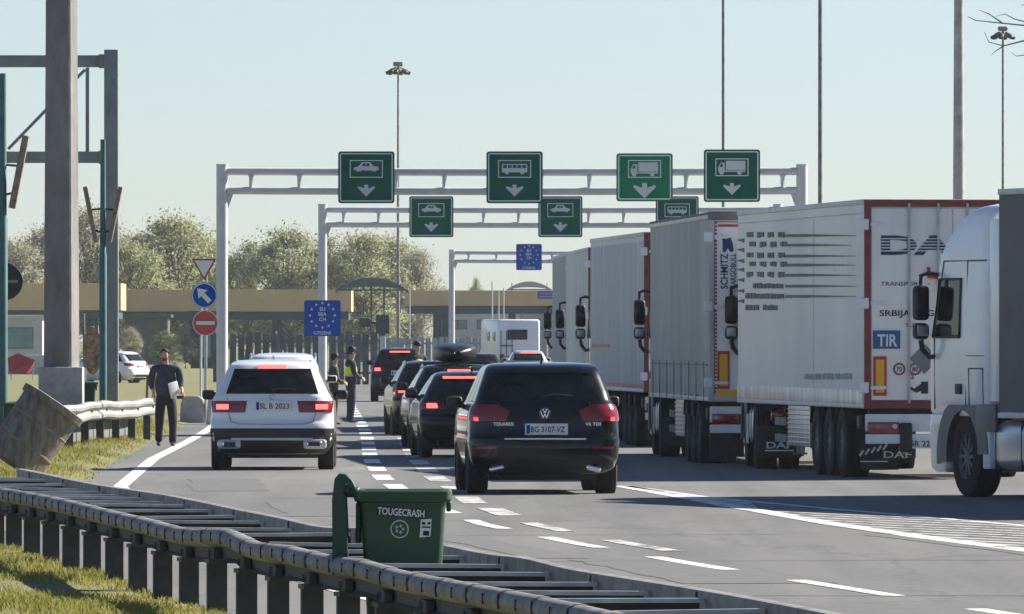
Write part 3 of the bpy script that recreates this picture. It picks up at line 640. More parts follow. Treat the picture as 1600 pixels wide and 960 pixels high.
# bare tree reaching in at the upper right
P = sp(1680, 60, 95); g = thing('bare_tree', 'bare twigs reaching in at the upper right corner', 'tree', (P.x, P.y, 0)); m = MB()
m.tube([(0, 0, 0), (.05, 0, 3), (0, 0, 8)], [.16, .12, .05], 8); m.build('trunk', bark, g); m = MB()
def twig(pts, r=.012):
    q = [sp(x, y, 95)-Vector((P.x, P.y, 0)) for x, y in pts]; m.tube(q, [r*(1.6-1.2*i/(len(q)-1)) for i in range(len(q))], 5)
twig([(1680, 60), (1640, 44), (1600, 40), (1560, 36), (1524, 32), (1512, 26)]); twig([(1566, 36), (1545, 22), (1530, 16)], .009); twig([(1640, 44), (1585, 30), (1570, 22), (1556, 26)], .008)
twig([(1680, 70), (1640, 60), (1600, 64), (1568, 72), (1545, 66), (1538, 50)]); twig([(1640, 92), (1610, 85), (1588, 88), (1580, 82)], .008); twig([(1660, 6), (1620, 10), (1596, 8)], .012)
twig([(1568, 72), (1556, 80), (1548, 87)], .007)
m.tube([(0, 0, 7.6), sp(1680, 60, 95)-Vector((P.x, P.y, 0))], .03, 6); m.build('branch', M('twig', (.13, .10, .085), .9, var=.2), g)
# ------------------------------------------------------------------ cars
class Hull:                                 # body as a stack of rounded outlines: rows of (z, half width, rear y, front y)
    def __init__(self, rows, rx=.34, ry=.24, camber=.05, frx=.6, fry=.5):
        self.r = rows; self.z = [r[0] for r in rows]; self.rx, self.ry, self.cb, self.frx, self.fry = rx, ry, camber, frx, fry
    def at(self, z): return [float(np.interp(z, self.z, [r[k] for r in self.r])) for k in (1, 2, 3)]
    def rear_y(self, x, z):
        w, yr, yf = self.at(z); rx = min(self.rx, w*.6); t = min(1, max(0, (abs(x)-(w-rx))/rx)); return yr+self.cb*(x/w)**2+self.ry*(1-math.sqrt(max(0, 1-t*t)))
    def rear(self, x, z, off=0.):
        w, yr, yf = self.at(z); x = max(-w*.9995, min(w*.9995, x)); e = .004
        y = self.rear_y(x, z); xa, xb = max(-w*.999, x-e), min(w*.999, x+e); d = (self.rear_y(xb, z)-self.rear_y(xa, z))/(xb-xa)
        n = Vector((d, -1, 0)).normalized(); return Vector((x, y, z))+n*off
    def side(self, y, z, sg, off=0.):
        w, yr, yf = self.at(z); ya, yb = yr+self.cb+self.ry, yf-self.fry
        ww = w
        if y > yb: t = min(1, (y-yb)/self.fry); ww = w-min(self.frx, w*.6)*(1-math.sqrt(max(0, 1-t*t)))
        if y < ya: t = min(1, (ya-y)/self.ry); ww = w-min(self.rx, w*.6)*(1-math.sqrt(max(0, 1-t*t)))
        return Vector((sg*(ww+off), y, z))
    def outline(self, z):
        w, yr, yf = self.at(z); pts = []
        for i in range(25):
            u = math.sin((i/24-.5)*math.pi); pts.append(self.rear(u*w, z))
        ya, yb = yr+self.cb+self.ry, yf-self.fry
        for k in range(1, 6): pts.append(Vector((w, lerp(ya, yb, k/6), z)))
        for i in range(17):
            a = math.pi*i/16; rx = min(self.frx, w*.6); 
            cx = math.cos(a); sx = math.sin(a); pts.append(Vector(((w-rx)*(1 if cx > .02 else -1 if cx < -.02 else 0)+rx*cx, yb+self.fry*sx, z)))
        for k in range(5, 0, -1): pts.append(Vector((-w, lerp(ya, yb, k/6), z)))
        return pts
    def body(self):
        zz = []
        for a, b in zip(self.z[:-1], self.z[1:]):
            n = 3 if b-a > .09 else 2
            zz += [lerp(a, b, i/n) for i in range(n)]
        zz.append(self.z[-1]); m = MB(); L = [self.outline(z) for z in zz]; n = len(L[0])
        vs = [p for l in L for p in l]; fs = [(j*n+i, j*n+(i+1) % n, (j+1)*n+(i+1) % n, (j+1)*n+i) for j in range(len(L)-1) for i in range(n)]
        c0 = sum(L[0], Vector())/n; c1 = sum(L[-1], Vector())/n+Vector((0, 0, .006)); vs += [c0, c1]
        fs += [((i+1) % n, i, len(vs)-2) for i in range(n)]+[((len(L)-1)*n+i, (len(L)-1)*n+(i+1) % n, len(vs)-1) for i in range(n)]
        m.add(vs, fs); return m
    def rpatch(self, z0, z1, fl, fr, off=.006, nu=13, nv=7, th=.03):     # panel lying on the rear face, with its own thickness
        fl = fl if callable(fl) else (lambda z, v=fl: v); fr = fr if callable(fr) else (lambda z, v=fr: v); m = MB(); top = []; bot = []
        for j in range(nv):
            z = lerp(z0, z1, j/(nv-1))
            for i in range(nu): x = lerp(fl(z), fr(z), i/(nu-1)); top.append(self.rear(x, z, off)); bot.append(self.rear(x, z, off-th))
        return self._shell(m, top, bot, nu, nv)
    def spatch(self, sg, z0, z1, fa, fb, off=.005, nu=9, nv=6, th=.03):
        fa = fa if callable(fa) else (lambda z, v=fa: v); fb = fb if callable(fb) else (lambda z, v=fb: v); m = MB(); top = []; bot = []
        for j in range(nv):
            z = lerp(z0, z1, j/(nv-1))
            for i in range(nu): y = lerp(fa(z), fb(z), i/(nu-1)); top.append(self.side(y, z, sg, off)); bot.append(self.side(y, z, sg, off-th))
        return self._shell(m, top, bot, nu, nv)
    def _shell(self, m, top, bot, nu, nv):
        n = nu*nv; fs = []
        for j in range(nv-1):
            for i in range(nu-1): a = j*nu+i; fs += [(a, a+1, a+nu+1, a+nu), (n+a, n+a+nu, n+a+nu+1, n+a+1)]
        per = [i for i in range(nu)]+[j*nu+nu-1 for j in range(1, nv)]+[(nv-1)*nu+i for i in range(nu-2, -1, -1)]+[j*nu for j in range(nv-2, 0, -1)]
        for a, b in zip(per, per[1:]+per[:1]): fs.append((a, n+a, n+b, b))
        m.add(top+bot, fs); return m
def wheel(parent, x, y, r, w, sg, rimm=None, heading=0, twin=False):
    m = MB(); h = w/2; s = .03
    m.lathe([(-h, r*.55), (-h, r*.86), (-h+s*.5, r*.96), (-h+s*1.6, r), (-h*.35, r), (-h*.33, r-.012), (-h*.25, r-.012), (-h*.23, r), (h*.23, r), (h*.25, r-.012), (h*.33, r-.012), (h*.35, r), (h-s*1.6, r), (h-s*.5, r*.96), (h, r*.86), (h, r*.55)], 36)
    o = m.build('wheel', rubber, parent, 40, (x, y, r-.012))
    m = MB(); e = sg*(h-.02); m.lathe([(-h*.6*sg, r*.58), (e, r*.60), (e+sg*.012, r*.62), (e, r*.55), (e-sg*.03, r*.5)], 30)
    for k in range(5 if r < .45 else 10):
        a = 2*math.pi*k/(5 if r < .45 else 10); d = Vector((0, math.cos(a), math.sin(a))); m.box(d*(r*.32)+Vector((e-sg*.025, 0, 0)), (.03, .07 if r < .45 else .05, r*.5), rot=Matrix.Rotation(a-math.pi/2, 4, 'X'), bev=.01)
    m.lathe([(e-sg*.05, 0), (e-sg*.0, .001), (e-sg*.005, r*.15), (e-sg*.06, r*.18), (e-sg*.07, r*.52)], 24)
    m.build('rim', rimm or alloy, o, 40)
    return o
def plate(parent, hull, txt, x, z, w=.52, h=.115, y=None, band=True, nm='number_plate'):
    y = hull.rear(x, z, .012).y if hull else y
    m = MB(); m.box((x, y, z), (w, .02, h), bev=.004); m.box((x, y+.004, z), (w+.03, .018, h+.03)); o = m.build(nm, [whitetrim], parent, 0)
    if band: b = MB(); b.box((x-w/2+.025, y-.0105, z), (.045, .004, h-.008)); b.build('plate_band', signblue, o, 0)
    t = text_mb(txt, h*.66, .018, .002, width=w*.84); b = MB(); put(b, t, T(x-w/2+.06, y-.012, z-h*.33)); b.build('lettering', ink, o, 0)
def car(label, px, s, rz, H, W, L, rows, paint, win, lamps, opts={}, name='parked_car', group=None):
    X, Y = (px-800)/s, F/s; g = thing(name, label, 'car', (X, Y, 0), R(rz), group)
    hu = Hull(rows, **opts.get('hull', {})); hu.body().build('body', paint, g, 40)
    zb, zt, wb, wt = win; f = lambda z: lerp(wb, wt, (z-zb)/(zt-zb))
    o = hu.rpatch(zb, zt, lambda z: -f(z), lambda z: f(z), .007, 15, 7).build('rear_window', glass, g, 40)
    if opts.get('wiper', True):
        m = MB(); q = [hu.rear(x, zb+.05+dz, .025) for x, dz in ((-.02, 0.), (.12, .03), (.36, .012))]; m.tube(q, .011, 6); m.build('wiper', blackp, o)
    for kx in lamps:                       # (material, x0 bottom, x1 bottom, x0 top, x1 top, z0, z1, name)
        mat, a0, b0, a1, b1, z0, z1, nm = kx
        for sg in ((-1, 1) if nm.endswith('lamp') or nm == 'tail_light' or nm == 'reflector' else (1,)):
            fa = lambda z: sg*lerp(a0, a1, (z-z0)/(z1-z0)); fb = lambda z: sg*lerp(b0, b1, (z-z0)/(z1-z0))
            hu.rpatch(z0, z1, fa, fb, opts.get('loff', .012), 11, 5, .03).build(nm, mat, g, 40)
    # side glass, wheels, arches, sills, mirrors
    sb, st = opts.get('belt', zb-.02), zt-.01
    for sg in (-1, 1):
        _, yr0, yf0 = hu.at(sb); _, yr1, yf1 = hu.at(st)
        a = lambda z: lerp(yr0, yr1, (z-sb)/(st-sb))+hu.cb+hu.ry+.02; b = lambda z: lerp(yf0, yf1, (z-sb)/(st-sb))-hu.fry-.02
        n = 3
        for k in range(n):
            fa = lambda z, k=k: lerp(a(z), b(z), k/n)+(.05 if k else 0); fb = lambda z, k=k: lerp(a(z), b(z), (k+1)/n)-.03
            hu.spatch(sg, sb, st, fa, fb, .004, 6, 5).build('side_window', glass, g, 40)
        for yw in (opts.get('ra', .95), L-.95):
            r = opts.get('wr', .36); wv = opts.get('ww', .25); w0 = opts.get('track', W/2-.01)
            m = MB(); pts = []
            for i in range(13): t = math.pi*i/12; pts.append((yw+(r+.07)*math.cos(t), r+(r+.07)*math.sin(t)))
            inn = [(yw+(r+.005)*math.cos(math.pi*i/12), r+(r+.005)*math.sin(math.pi*i/12)) for i in range(13)]
            n = 13; x0, x1 = sg*(w0+.004), sg*(w0-.12)
            m.add([(x0, y, z) for y, z in pts]+[(x0, y, z) for y, z in inn]+[(x1, y, z) for y, z in pts]+[(x1, y, z) for y, z in inn], [(i, i+1, n+i+1, n+i) for i in range(n-1)]+[(i, i+1, 2*n+i+1, 2*n+i) for i in range(n-1)]+[(n+i, n+i+1, 3*n+i+1, 3*n+i) for i in range(n-1)])
            m.build('wheel_arch', opts.get('arch', blackp), g, 30)
            wheel(g, sg*(w0+.006-wv/2), yw, r, wv, sg)
        ym = opts.get('my', L*.60); zm = opts.get('mz', sb+.06); wm = hu.at(zm)[0]
        m = MB(); m.box((sg*(wm+.14), ym, zm), (.21, .12, .15), bev=.045); m.tube([(sg*(wm-.06), ym+.02, zm-.05), (sg*(wm+.08), ym, zm-.05)], .03, 6); mo = m.build('mirror', opts.get('mirror', paint), g)
        m = MB(); m.box((sg*(wm+.14), ym-.057, zm), (.17, .012, .11), bev=.005); m.build('mirror_glass', glass, mo)
    if opts.get('rails'):
        zr = rows[-1][0]
        for sg in (-1, 1):
            xr = opts['rails']; y0, y1 = opts.get('ry', (.75, 2.3)); m = MB()
            m.tube([(sg*xr, y0, zr-.14), (sg*xr, y0+.12, zr-.055), (sg*xr, (y0+y1)/2, zr-.02), (sg*xr, y1-.12, zr-.055), (sg*xr, y1, zr-.14)], .022, 8); m.build('roof_rail', opts.get('railm', chrome), g)
    if opts.get('fin', True):
        m = MB(); yz = rows[-1][0]; m.prism([(-.09, 0), (.09, 0), (.07, .03), (-.05, .075)], .03, T(.015, opts.get('finy', 1.15), yz-.012) @ Matrix.Rotation(R(90), 4, 'Z')); m.build('antenna', paint, g)
    m = MB(); m.box((0, L/2, .24), (W*.72, L*.8, .12)); m.box((0, .35, .27), (W*.62, .25, .10), bev=.03); m.build('underbody', blackp, g, 0)
    return g, hu
black_car = M('car_black', (.005, .005, .006), .25, var=.2, scale=3, coat=.75, spec=.05)
black_car2 = M('car_black_dusty', (.007, .007, .008), .3, var=.4, scale=4, coat=.6, spec=.05)
dark_car = M('car_anthracite', (.014, .015, .017), .28, var=.25, scale=3, coat=.7, spec=.05)
white_car = M('car_white', (.80, .80, .80), .2, var=.04, scale=3, coat=.9)
silver_car = M('car_silver', (.55, .57, .58), .25, .3, var=.1, coat=.8)
# --- the black SUV nearest the camera
rows = [(.26, .80, .16, 4.66), (.34, .90, .07, 4.74), (.46, .945, .01, 4.79), (.62, .965, 0, 4.8), (.71, .968, .015, 4.79), (.735, .962, .075, 4.76), (.80, .962, .10, 4.72), (.98, .955, .115, 4.6), (1.05, .945, .13, 4.4), (1.10, .93, .145, 3.9),
        (1.16, .895, .165, 3.55), (1.20, .868, .19, 3.42), (1.30, .842, .25, 3.2), (1.42, .80, .33, 2.95), (1.54, .757, .41, 2.7), (1.60, .735, .46, 2.55), (1.635, .712, .51, 2.35), (1.662, .67, .60, 2.1), (1.68, .59, .78, 1.9), (1.69, .40, 1.15, 1.8)]
car1, hu = car('black SUV with chrome strip and round chrome emblem on its tailgate, nearest to the camera', 852, 122, 3.0, 1.69, 1.94, 4.8, rows, black_car, (1.20, 1.555, .715, .63),
    [(redl, .50, .985, .43, .985, .94, 1.08, 'tail_light'), (redl, .47, .985, .62, .985, 1.08, 1.155, 'tail_light'), (M('lamp_red_dim', (.9, .06, .06), .3, var=0, emit=.8), .84, .90, .85, .90, .94, .99, 'brake_lamp'), (redl, .62, .88, .62, .88, .58, .615, 'reflector')],
    dict(wr=.375, ww=.27, my=2.95, mz=1.17, mirror=blackp, rails=.60, railm=blackp, ry=(.95, 2.4), fin=True, finy=1.0, ra=1.0, hull=dict(rx=.27, ry=.19)))
z0 = .672; m = MB(); m.tube([hu.rear(x, .712, .012) for x in np.linspace(-.52, .52, 15)], .013, 8); m.build('chrome_strip', chrome, car1)
m = MB(); y = hu.rear(0, 1.04, .01).y; m.lathe([(-.012, .062), (-.02, .068), (-.012, .075), (0, .078)], 30, 'y', (0, y, 1.035)); m.lathe([(-.004, 0), (-.004, .064)], 30, 'y', (0, y, 1.035), 1)
def bar(a, b, t=.011):
    d = Vector((b[0]-a[0], 0, b[1]-a[1])); n = Vector((-d.z, 0, d.x)).normalized()*t/2; p, q = Vector((a[0], y-.016, 1.035+a[1])), Vector((b[0], y-.016, 1.035+b[1])); m.add([p-n, q-n, q+n, p+n]+[v+Vector((0, .014, 0)) for v in (p-n, q-n, q+n, p+n)], [(0, 1, 2, 3), (0, 1, 5, 4), (1, 2, 6, 5), (2, 3, 7, 6), (3, 0, 4, 7)])
for sg in (-1, 1): bar((sg*.027, .059), (0, .008)); bar((0, .0), (sg*.022, -.055)) ; bar((sg*.055, .034), (sg*.022, -.057)); bar((0, -.002), (sg*.0, -.004))
m.build('emblem', [chrome, inkblue], car1)
plate(car1, hu, 'BG 3107-VZ', 0.02, .835, .52, .115)
for tx, x, w in (('TOUAREG', -.66, .26), ('V6 TDI', .52, .2)):
    t = text_mb(tx, .042, .02, .004, width=w); b = MB(); put(b, t, T(x, hu.rear(x+.1, .90, .012).y-.006, .882)); b.build('lettering', chrome, car1, 0)
hu.rpatch(1.548, 1.62, -.60, .60, .03, 15, 4, .06).build('spoiler', black_car, car1)
hu.rpatch(.27, .44, lambda z: -.62, lambda z: .62, .008, 13, 4).build('bumper_insert', blackp, car1)
for sg in (-1, 1):
    m = MB(); m.box((sg*.62, .09, .335), (.20, .12, .075), bev=.03, rot=rotm('Y', sg*14)); m.build('exhaust_tip', chrome, car1)
m = MB()
for x in (-.58, .58): m.tube([hu.rear(x*(1.0 if z > .95 else .97), z, .002) for z in np.linspace(.735, 1.18, 9)], .006, 5)
m.tube([hu.rear(x, .738, .0) for x in np.linspace(-.6, .6, 9)], .006, 5); m.build('tailgate_seam', ink, car1)
# --- the white SUV
rows = [(.24, .78, .2, 4.5), (.32, .86, .08, 4.58), (.40, .90, .03, 4.62), (.52, .925, 0, 4.63), (.62, .938, .0, 4.63), (.70, .94, .03, 4.62), (.76, .937, .075, 4.6), (.90, .932, .085, 4.55), (1.02, .922, .10, 4.4), (1.08, .905, .12, 4.0),
        (1.12, .885, .13, 3.6), (1.18, .845, .16, 3.4), (1.30, .79, .24, 3.15), (1.42, .73, .33, 2.9), (1.54, .685, .42, 2.7), (1.60, .65, .48, 2.5), (1.64, .60, .57, 2.2), (1.664, .52, .75, 2.0), (1.675, .34, 1.1, 1.8)]
car2, hu = car('white SUV with lit red brake light over a dark rear window, in the left lane', 425, 103, .4, 1.69, 1.88, 4.63, rows, white_car, (1.16, 1.535, .70, .575),
    [(redl, .41, .90, .38, .92, .875, 1.05, 'tail_light'), (redlit, .66, .84, .66, .84, .925, 1.0, 'brake_lamp'), (redl, .48, .80, .48, .80, .565, .60, 'reflector')],
    dict(wr=.365, ww=.25, my=2.8, mz=1.13, mirror=blackp, rails=.56, railm=chrome, ry=(.9, 2.5), finy=1.3, ra=.95, belt=1.1))
hu.rpatch(.52, .635, -.93, .93, .014, 25, 8, .04).build('bumper_cladding', blackp, car2)
hu.rpatch(.25, .53, -.92, .92, .012, 25, 15, .04).build('diffuser', blackp, car2)
m = MB()
for sg in (-1, 1):
    m.box((sg*.65, .02, .395), (.36, .13, .15), bev=.05)
m.box((0, .02, .472), (1.25, .09, .045), bev=.02); m.build('skid_plate', silver_car, car2)
for sg in (-1, 1):
    m = MB(); m.box((sg*.64, -.045, .395), (.23, .06, .095), bev=.03); e = m.build('exhaust_tip', chrome, car2)
    m = MB(); m.box((sg*.64, -.072, .395), (.18, .02, .06), bev=.01); m.build('exhaust_opening', blackp, e)
hu.rpatch(1.555, 1.60, -.21, .21, .05, 7, 3, .06).build('high_brake_light', redlit, car2)
hu.rpatch(1.54, 1.625, -.60, .60, .03, 15, 4, .06).build('spoiler', white_car, car2)
plate(car2, hu, 'SL B 2023', .02, .975, .53, .125)
m = MB(); y = hu.rear(0, 1.10, .008).y; m.lathe([(-.008, .035), (-.012, .04), (-.004, .045)], 24, 'y', (0, y, 1.105))
for k in range(3): a = 2*math.pi*k/3+math.pi/2; m.tube([(0, y-.008, 1.105), (.036*math.cos(a), y-.008, 1.105+.036*math.sin(a))], .006, 5)
m.build('emblem', chrome, car2)
m = MB(); m.tube([hu.rear(x, z, .001) for x, z in [(-.68, 1.1), (-.66, .85), (-.62, .74), (-.5, .70), (0, .695), (.5, .70), (.62, .74), (.66, .85), (.68, 1.1)]], .006, 5); m.build('tailgate_seam', M('seam_grey', (.12, .12, .12), .7, var=0), car2)
# --- generic tables for the others
def suv_rows(H, W, L, wag=False):
    w = W/2; T0 = [(.14, .84, .16, .97), (.21, .93, .06, .99), (.29, .975, .01, 1), (.40, .995, 0, 1), (.47, 1., .02, .995), (.50, .995, .08, .985), (.60, .985, .10, .96), (.645, .965, .13, .86), (.675, .935, .16, .76), (.71, .895, .19, .71), (.77, .85, .26, .665), (.84, .79, .36, .61), (.91, .725, .47, .56), (.95, .69, .54, .52), (.975, .635, .63, .47), (.992, .53, .82, .42), (1., .33, 1.15, .40)]
    k = 1.25 if wag else 1.
    return [(z*H, a*w, y*k, b*L) for z, a, y, b in T0]
def simple(label, px, s, rz, H, W, L, paint, lit=True, extra={}, wag=False, txt=None, name='queueing_car'):
    lam = [(redl, .50*W/1.9, .99*W/2, .52*W/1.9, .985*W/2, .56*H, .645*H, 'tail_light')]
    if lit: lam.append((redlit, .33*W, .43*W, .34*W, .43*W, .575*H, .63*H, 'brake_lamp'))
    o = dict(wr=.215*H, ww=.24, ra=.9, belt=.69*H, mirror=paint, my=L*.6); o.update(extra)
    c, hu = car(label, px, s, rz, H, W, L, suv_rows(H, W, L, wag), paint, (.705*H, .90*H, .36*W, .315*W), lam, o, name, 'cars queueing in the lanes')
    hu.rpatch(.905*H, .95*H, -.31*W, .31*W, .04, 9, 3, .06).build('spoiler', paint, c)
    if lit: hu.rpatch(.915*H, .94*H, -lit*W, lit*W, .048, 7, 3, .03).build('high_brake_light', redlit, c)
    hu.rpatch(.14*H, .30*H, -.42*W, .42*W, .006, 11, 4).build('bumper_insert', blackp, c)
    plate(c, hu, txt or 'NS 214-KL', 0, .535*H if not wag else .56*H, .52, .115)
    return c, hu
c3, _ = simple('black estate car with wide lit brake light under its spoiler, behind the black SUV', 741, 93.3, 3.0, 1.45, 1.82, 4.7, black_car2, .26, dict(fin=True, finy=.9, rails=None), True, 'BG 1482-TR')
c4, h4 = simple('black SUV carrying a roof box, in front of the black estate car', 719, 86.5, 2.9, 1.53, 1.84, 4.5, dark_car, .11, dict(rails=.62, ry=(.7, 2.3)))
m = MB(); n = 13
def rbx(u, v):
    a = 2*math.pi*u; k = math.sin(math.pi*min(.999, max(.001, v)))**.35
    cs, sn = math.cos(a), math.sin(a); p = 2/3.2
    return Vector((-.02+.395*k*math.copysign(abs(cs)**p, cs), .7+2.0*v, 1.735+.175*k*math.copysign(abs(sn)**p, sn)))
m.grid(rbx, 33, 15); o = m.build('roof_box', M('roofbox_black', (.012, .012, .013), .35, var=.3, scale=5), loc=c4.location, rot=c4.rotation_euler)
tag(o, 'rounded black roof box lying on the roof bars of a dark SUV', 'roof box')
m = MB()
for y in (1.0, 2.0): m.box((0, y, 1.555), (1.2, .06, .03))
m.build('roof_bar', blackp, c4, 0)
c5, _ = simple('dark car with grey roof, ahead of the one with the roof box', 684, 76, 3.6, 1.54, 1.84, 4.5, black_car2, .1, dict(rails=.6))
c6, _ = simple('black SUV with lit brake lights, just right of the standing officer', 625, 49.5, 1.0, 1.70, 1.84, 4.6, black_car2, .17, dict(fin=False))
c7, _ = simple('silver car with a roof rack and lit brake light beside the row of lorries', 826, 36.8, 2, 1.50, 1.80, 4.4, silver_car, .17, dict(rails=.6, railm=blackp))
c8, _ = simple('dark saloon far ahead, just right of the roof box', 752, 40, 3, 1.42, 1.78, 4.5, dark_car, .0, dict(fin=False))
c9, _ = simple('white car with silver roof rails directly in front of the white SUV', 441, 76.5, .5, 1.70, 1.84, 4.6, white_car, .0, dict(rails=.66, ry=(.7, 2.5), belt=1.1))
c10, _ = simple('white car parked on the far grass left of the walking man', 222, 36, 60, 1.45, 1.78, 4.2, white_car, .0, {}, name='parked_car')
# --- white motorhome in the distance
P = gp(812, 596); g = thing('motorhome', 'white motorhome in the distance beside the parked lorries', 'van', ((812-800)/29, F/29, 0), R(9)); k = 1
m = MB(); m.box((0, 3.2, 1.78), (2.3, 6.0, 2.5), bev=.15); m.box((0, 5.9, 2.55), (2.2, 1.4, .95), bev=.25); m.build('body', white, g); m = MB(); m.box((0, 6.9, 1.0), (2.0, 1.4, 1.1), bev=.25); m.build('cab', white, g)
m = MB(); m.box((-.1, .185, 2.2), (1.1, .03, .55), bev=.03); m.build('rear_window', glass, g)
for y in (1.6, 3.6): m = MB(); m.box((-1.16, y, 2.1), (.03, .9, .5), bev=.03); m.build('side_window', glass, g)
for sg in (-1, 1): m = MB(); m.box((sg*.95, .18, .95), (.22, .05, .4), bev=.03); m.build('tail_light', redl, g); wheel(g, sg*1.0, 1.9, .34, .22, sg); wheel(g, sg*1.0, 6.5, .34, .22, sg)
m = MB(); m.box((0, .2, .55), (2.2, .15, .2), bev=.04); m.build('bumper', greypaint, g)
m = MB()
for x in (-.3, .0, .3): m.tube([(x-.7, .1, 1.0), (x-.7, .1, 2.4)], .025, 6)
m.tube([(-1.05, .1, 1.0), (-.35, .1, 1.0)], .03, 6); m.tube([(-1.05, .1, 1.6), (-.35, .1, 1.6)], .03, 6); m.build('bike_rack', blackp, g)
# ------------------------------------------------------------------ articulated lorries
def lorry(label, px, s, rz, sidem, rearm, framem, cabm, art=0., L=13.6, H=3.95, variant='', toolbox=True, xl=True, cabs='plain', drop=0., W=2.55):
    """origin: ground under the rear left corner; x to the right, y forward."""
    X, Y = (px-800)/s, F/s; g = thing('articulated_lorry', label, 'lorry', (X, Y, 0), R(rz), 'lorries queueing in the right lane')
    zf = 1.0
    m = MB(); m.box((W/2, L/2, (zf+H)/2), (W, L, H-zf), bev=.012); m.build('trailer_box', sidem, g, 30)
    m = MB()
    for z in (zf+.04, H-.03): m.box((W/2, L/2, z), (W+.03, L+.02, .075), bev=.012)
    m.build('trailer_rail', M('alu_rail', (.5, .51, .51), .45, .4, var=.2, scale=3), g)
    m = MB()
    for x in (.75, W-.75): m.box((x, L/2+.6, .87), (.14, L-1.4, .22))
    for y in np.arange(.6, L, 2.2): m.box((W/2, y, .93), (W-.3, .08, .1))
    m.build('chassis', blackp, g, 0)
    # rear: frame, doors, hinges, lock rods
    m = MB()
    m.box((.045, -.02, (zf+H)/2), (.09, .05, H-zf), bev=.01); m.box((W-.045, -.02, (zf+H)/2), (.09, .05, H-zf), bev=.01); m.box((W/2, -.02, H-.05), (W-.18, .05, .10), bev=.01); m.box((W/2, -.02, zf+.06), (W-.18, .05, .12), bev=.01); m.build('rear_frame', framem, g)
    for k in (0, 1):
        x0 = .10+k*(W/2-.10); x1 = x0+W/2-.115
        m = MB(); m.box(((x0+x1)/2, -.012, (zf+H)/2+.0), (x1-x0, .04, H-zf-.24), bev=.012); d = m.build('rear_door', rearm, g)
        m = MB(); xr = x1-.2 if k == 0 else x0+.2
        for xx in (xr, xr+(-.42 if k == 0 else .42)): m.tube([(xx, -.055, zf+.08), (xx, -.055, H-.05)], .018, 8)
        m.build('lock_rod', galv, d)
        for z in (zf+.3, zf+1.5, H-.35):
            m = MB(); m.box((-.005 if k == 0 else W+.005, -.03, z), (.14, .05, .16), bev=.02); m.box((x0+.1 if k == 0 else x1-.1, -.045, z), (.22, .02, .05)); m.build('hinge', whitetrim, d)
    m = MB(); m.box((W/2, .02, .57), (W-.05, .08, .14), bev=.015); m.box((W/2, .05, .80), (W-.05, .06, .25), bev=.015); m.build('bumper', whitetrim, g)
    for x in (.28, W-.28):
        m = MB(); m.box((x, -.005, .725), (.46, .05, .17), bev=.02); t = m.build('tail_light', redl, g)
        m = MB(); m.lathe([(-.03, 0), (-.03, .035), (0, .04)], 14, 'y', (x-.16, 0, .75)); m.lathe([(-.03, 0), (-.03, .035), (0, .04)], 14, 'y', (x+.16, 0, .75)); m.build('lamp_lens', clearl, t)
    for x in (.36, W-.36): m = MB(); m.box((x, .95, .33), (.55, .015, .42)); m.build('mudflap', blackp, g, 0)
    for x in (.30, W-.30): m = MB(); m.box((x, .75, .80), (.56, .3, .2), bev=.03); m.build('mudguard', blackp, g)
    # trailer wheels
    for y in (2.35, 3.66, 4.97):
        for sg, x in ((-1, .20), (1, W-.20)): wheel(g, x, y, .52, .385, sg, M('steel_rim', (.13, .135, .135), .55, .3, var=.3, scale=6))
        m = MB(); m.tube([(.3, y, .5), (W-.3, y, .5)], .06, 8); m.build('axle', blackp, g)
        for x in (.20, W-.20):
            m = MB(); vs = []
            for i in range(9): t = R(25+130*i/8); vs += [(x-.21, y+.60*math.cos(t), .5+.60*math.sin(t)), (x+.21, y+.60*math.cos(t), .5+.60*math.sin(t))]
            vs += [(a, b*1.0, c+.012) for a, b, c in vs]; q = 18
            m.add(vs, [(2*i, 2*i+1, 2*i+3, 2*i+2) for i in range(8)]+[(q+2*i, q+2*i+1, q+2*i+3, q+2*i+2) for i in range(8)]+[(2*i, 2*i+2, q+2*i+2, q+2*i) for i in range(8)]+[(2*i+1, 2*i+3, q+2*i+3, q+2*i+1) for i in range(8)]); m.build('mudguard', blackp, g, 50)
    if toolbox:
        m = MB(); m.box((.10, 7.1, .70), (.06, 2.6, .62), bev=.01)
        for z in np.arange(.45, .98, .07): m.box((.065, 7.1, z), (.02, 2.58, .03), bev=.008)
        m.box((.06, 5.80, .70), (.05, .05, .64)); m.box((.5, 5.79, .68), (.82, .04, .64), bev=.01)
        m.build('side_box', M('alu_sheet', (.55, .56, .56), .32, .7, var=.35, scale=2, stretch=(4, 4, .3)), g)
    m = MB(); m.box((.08, 9.2, .75), (.04, 1.2, .12)); m.box((.08, 9.2, .5), (.04, 1.2, .12)); m.build('side_guard', galv_dull, g, 0)
    for x in (.5, W-.5): m = MB(); m.tube([(x, 10.2, .25), (x, 10.2, .95)], .06, 6); m.box((x, 10.2, .25), (.2, .2, .03)); m.build('landing_leg', galv_dull, g)
    # tractor, built about its king pin and turned by the steering angle
    kp = Vector((W/2, L-1.6, 0)); ra = R(art)
    def tb(mb, name, mat, par=g, sm=35):
        return mb.build(name, mat, par, sm, kp if par is g else None, (0, 0, ra) if par is g else None)
    yc0, yc1 = 2.1, 4.35                   # cab back and front, measured from the king pin
    rows = [(1.02, 1.20, yc0+.02, yc1-.02), (1.08, 1.235, yc0, yc1), (1.5, 1.245, yc0, yc1), (1.95, 1.245, yc0, yc1-.03), (2.15, 1.24, yc0, yc1-.07), (2.6, 1.225, yc0, yc1-.17), (2.95, 1.21, yc0, yc1-.27), (3.05, 1.205, yc0, yc1-.30), (3.2, 1.19, yc0+.0, yc1-.45), (3.4, 1.165, yc0+.01, yc1-.72), (3.58, 1.12, yc0+.02, yc1-1.1), (3.66, 1.04, yc0+.06, yc1-1.35), (3.70, .85, yc0+.16, yc1-1.5)]
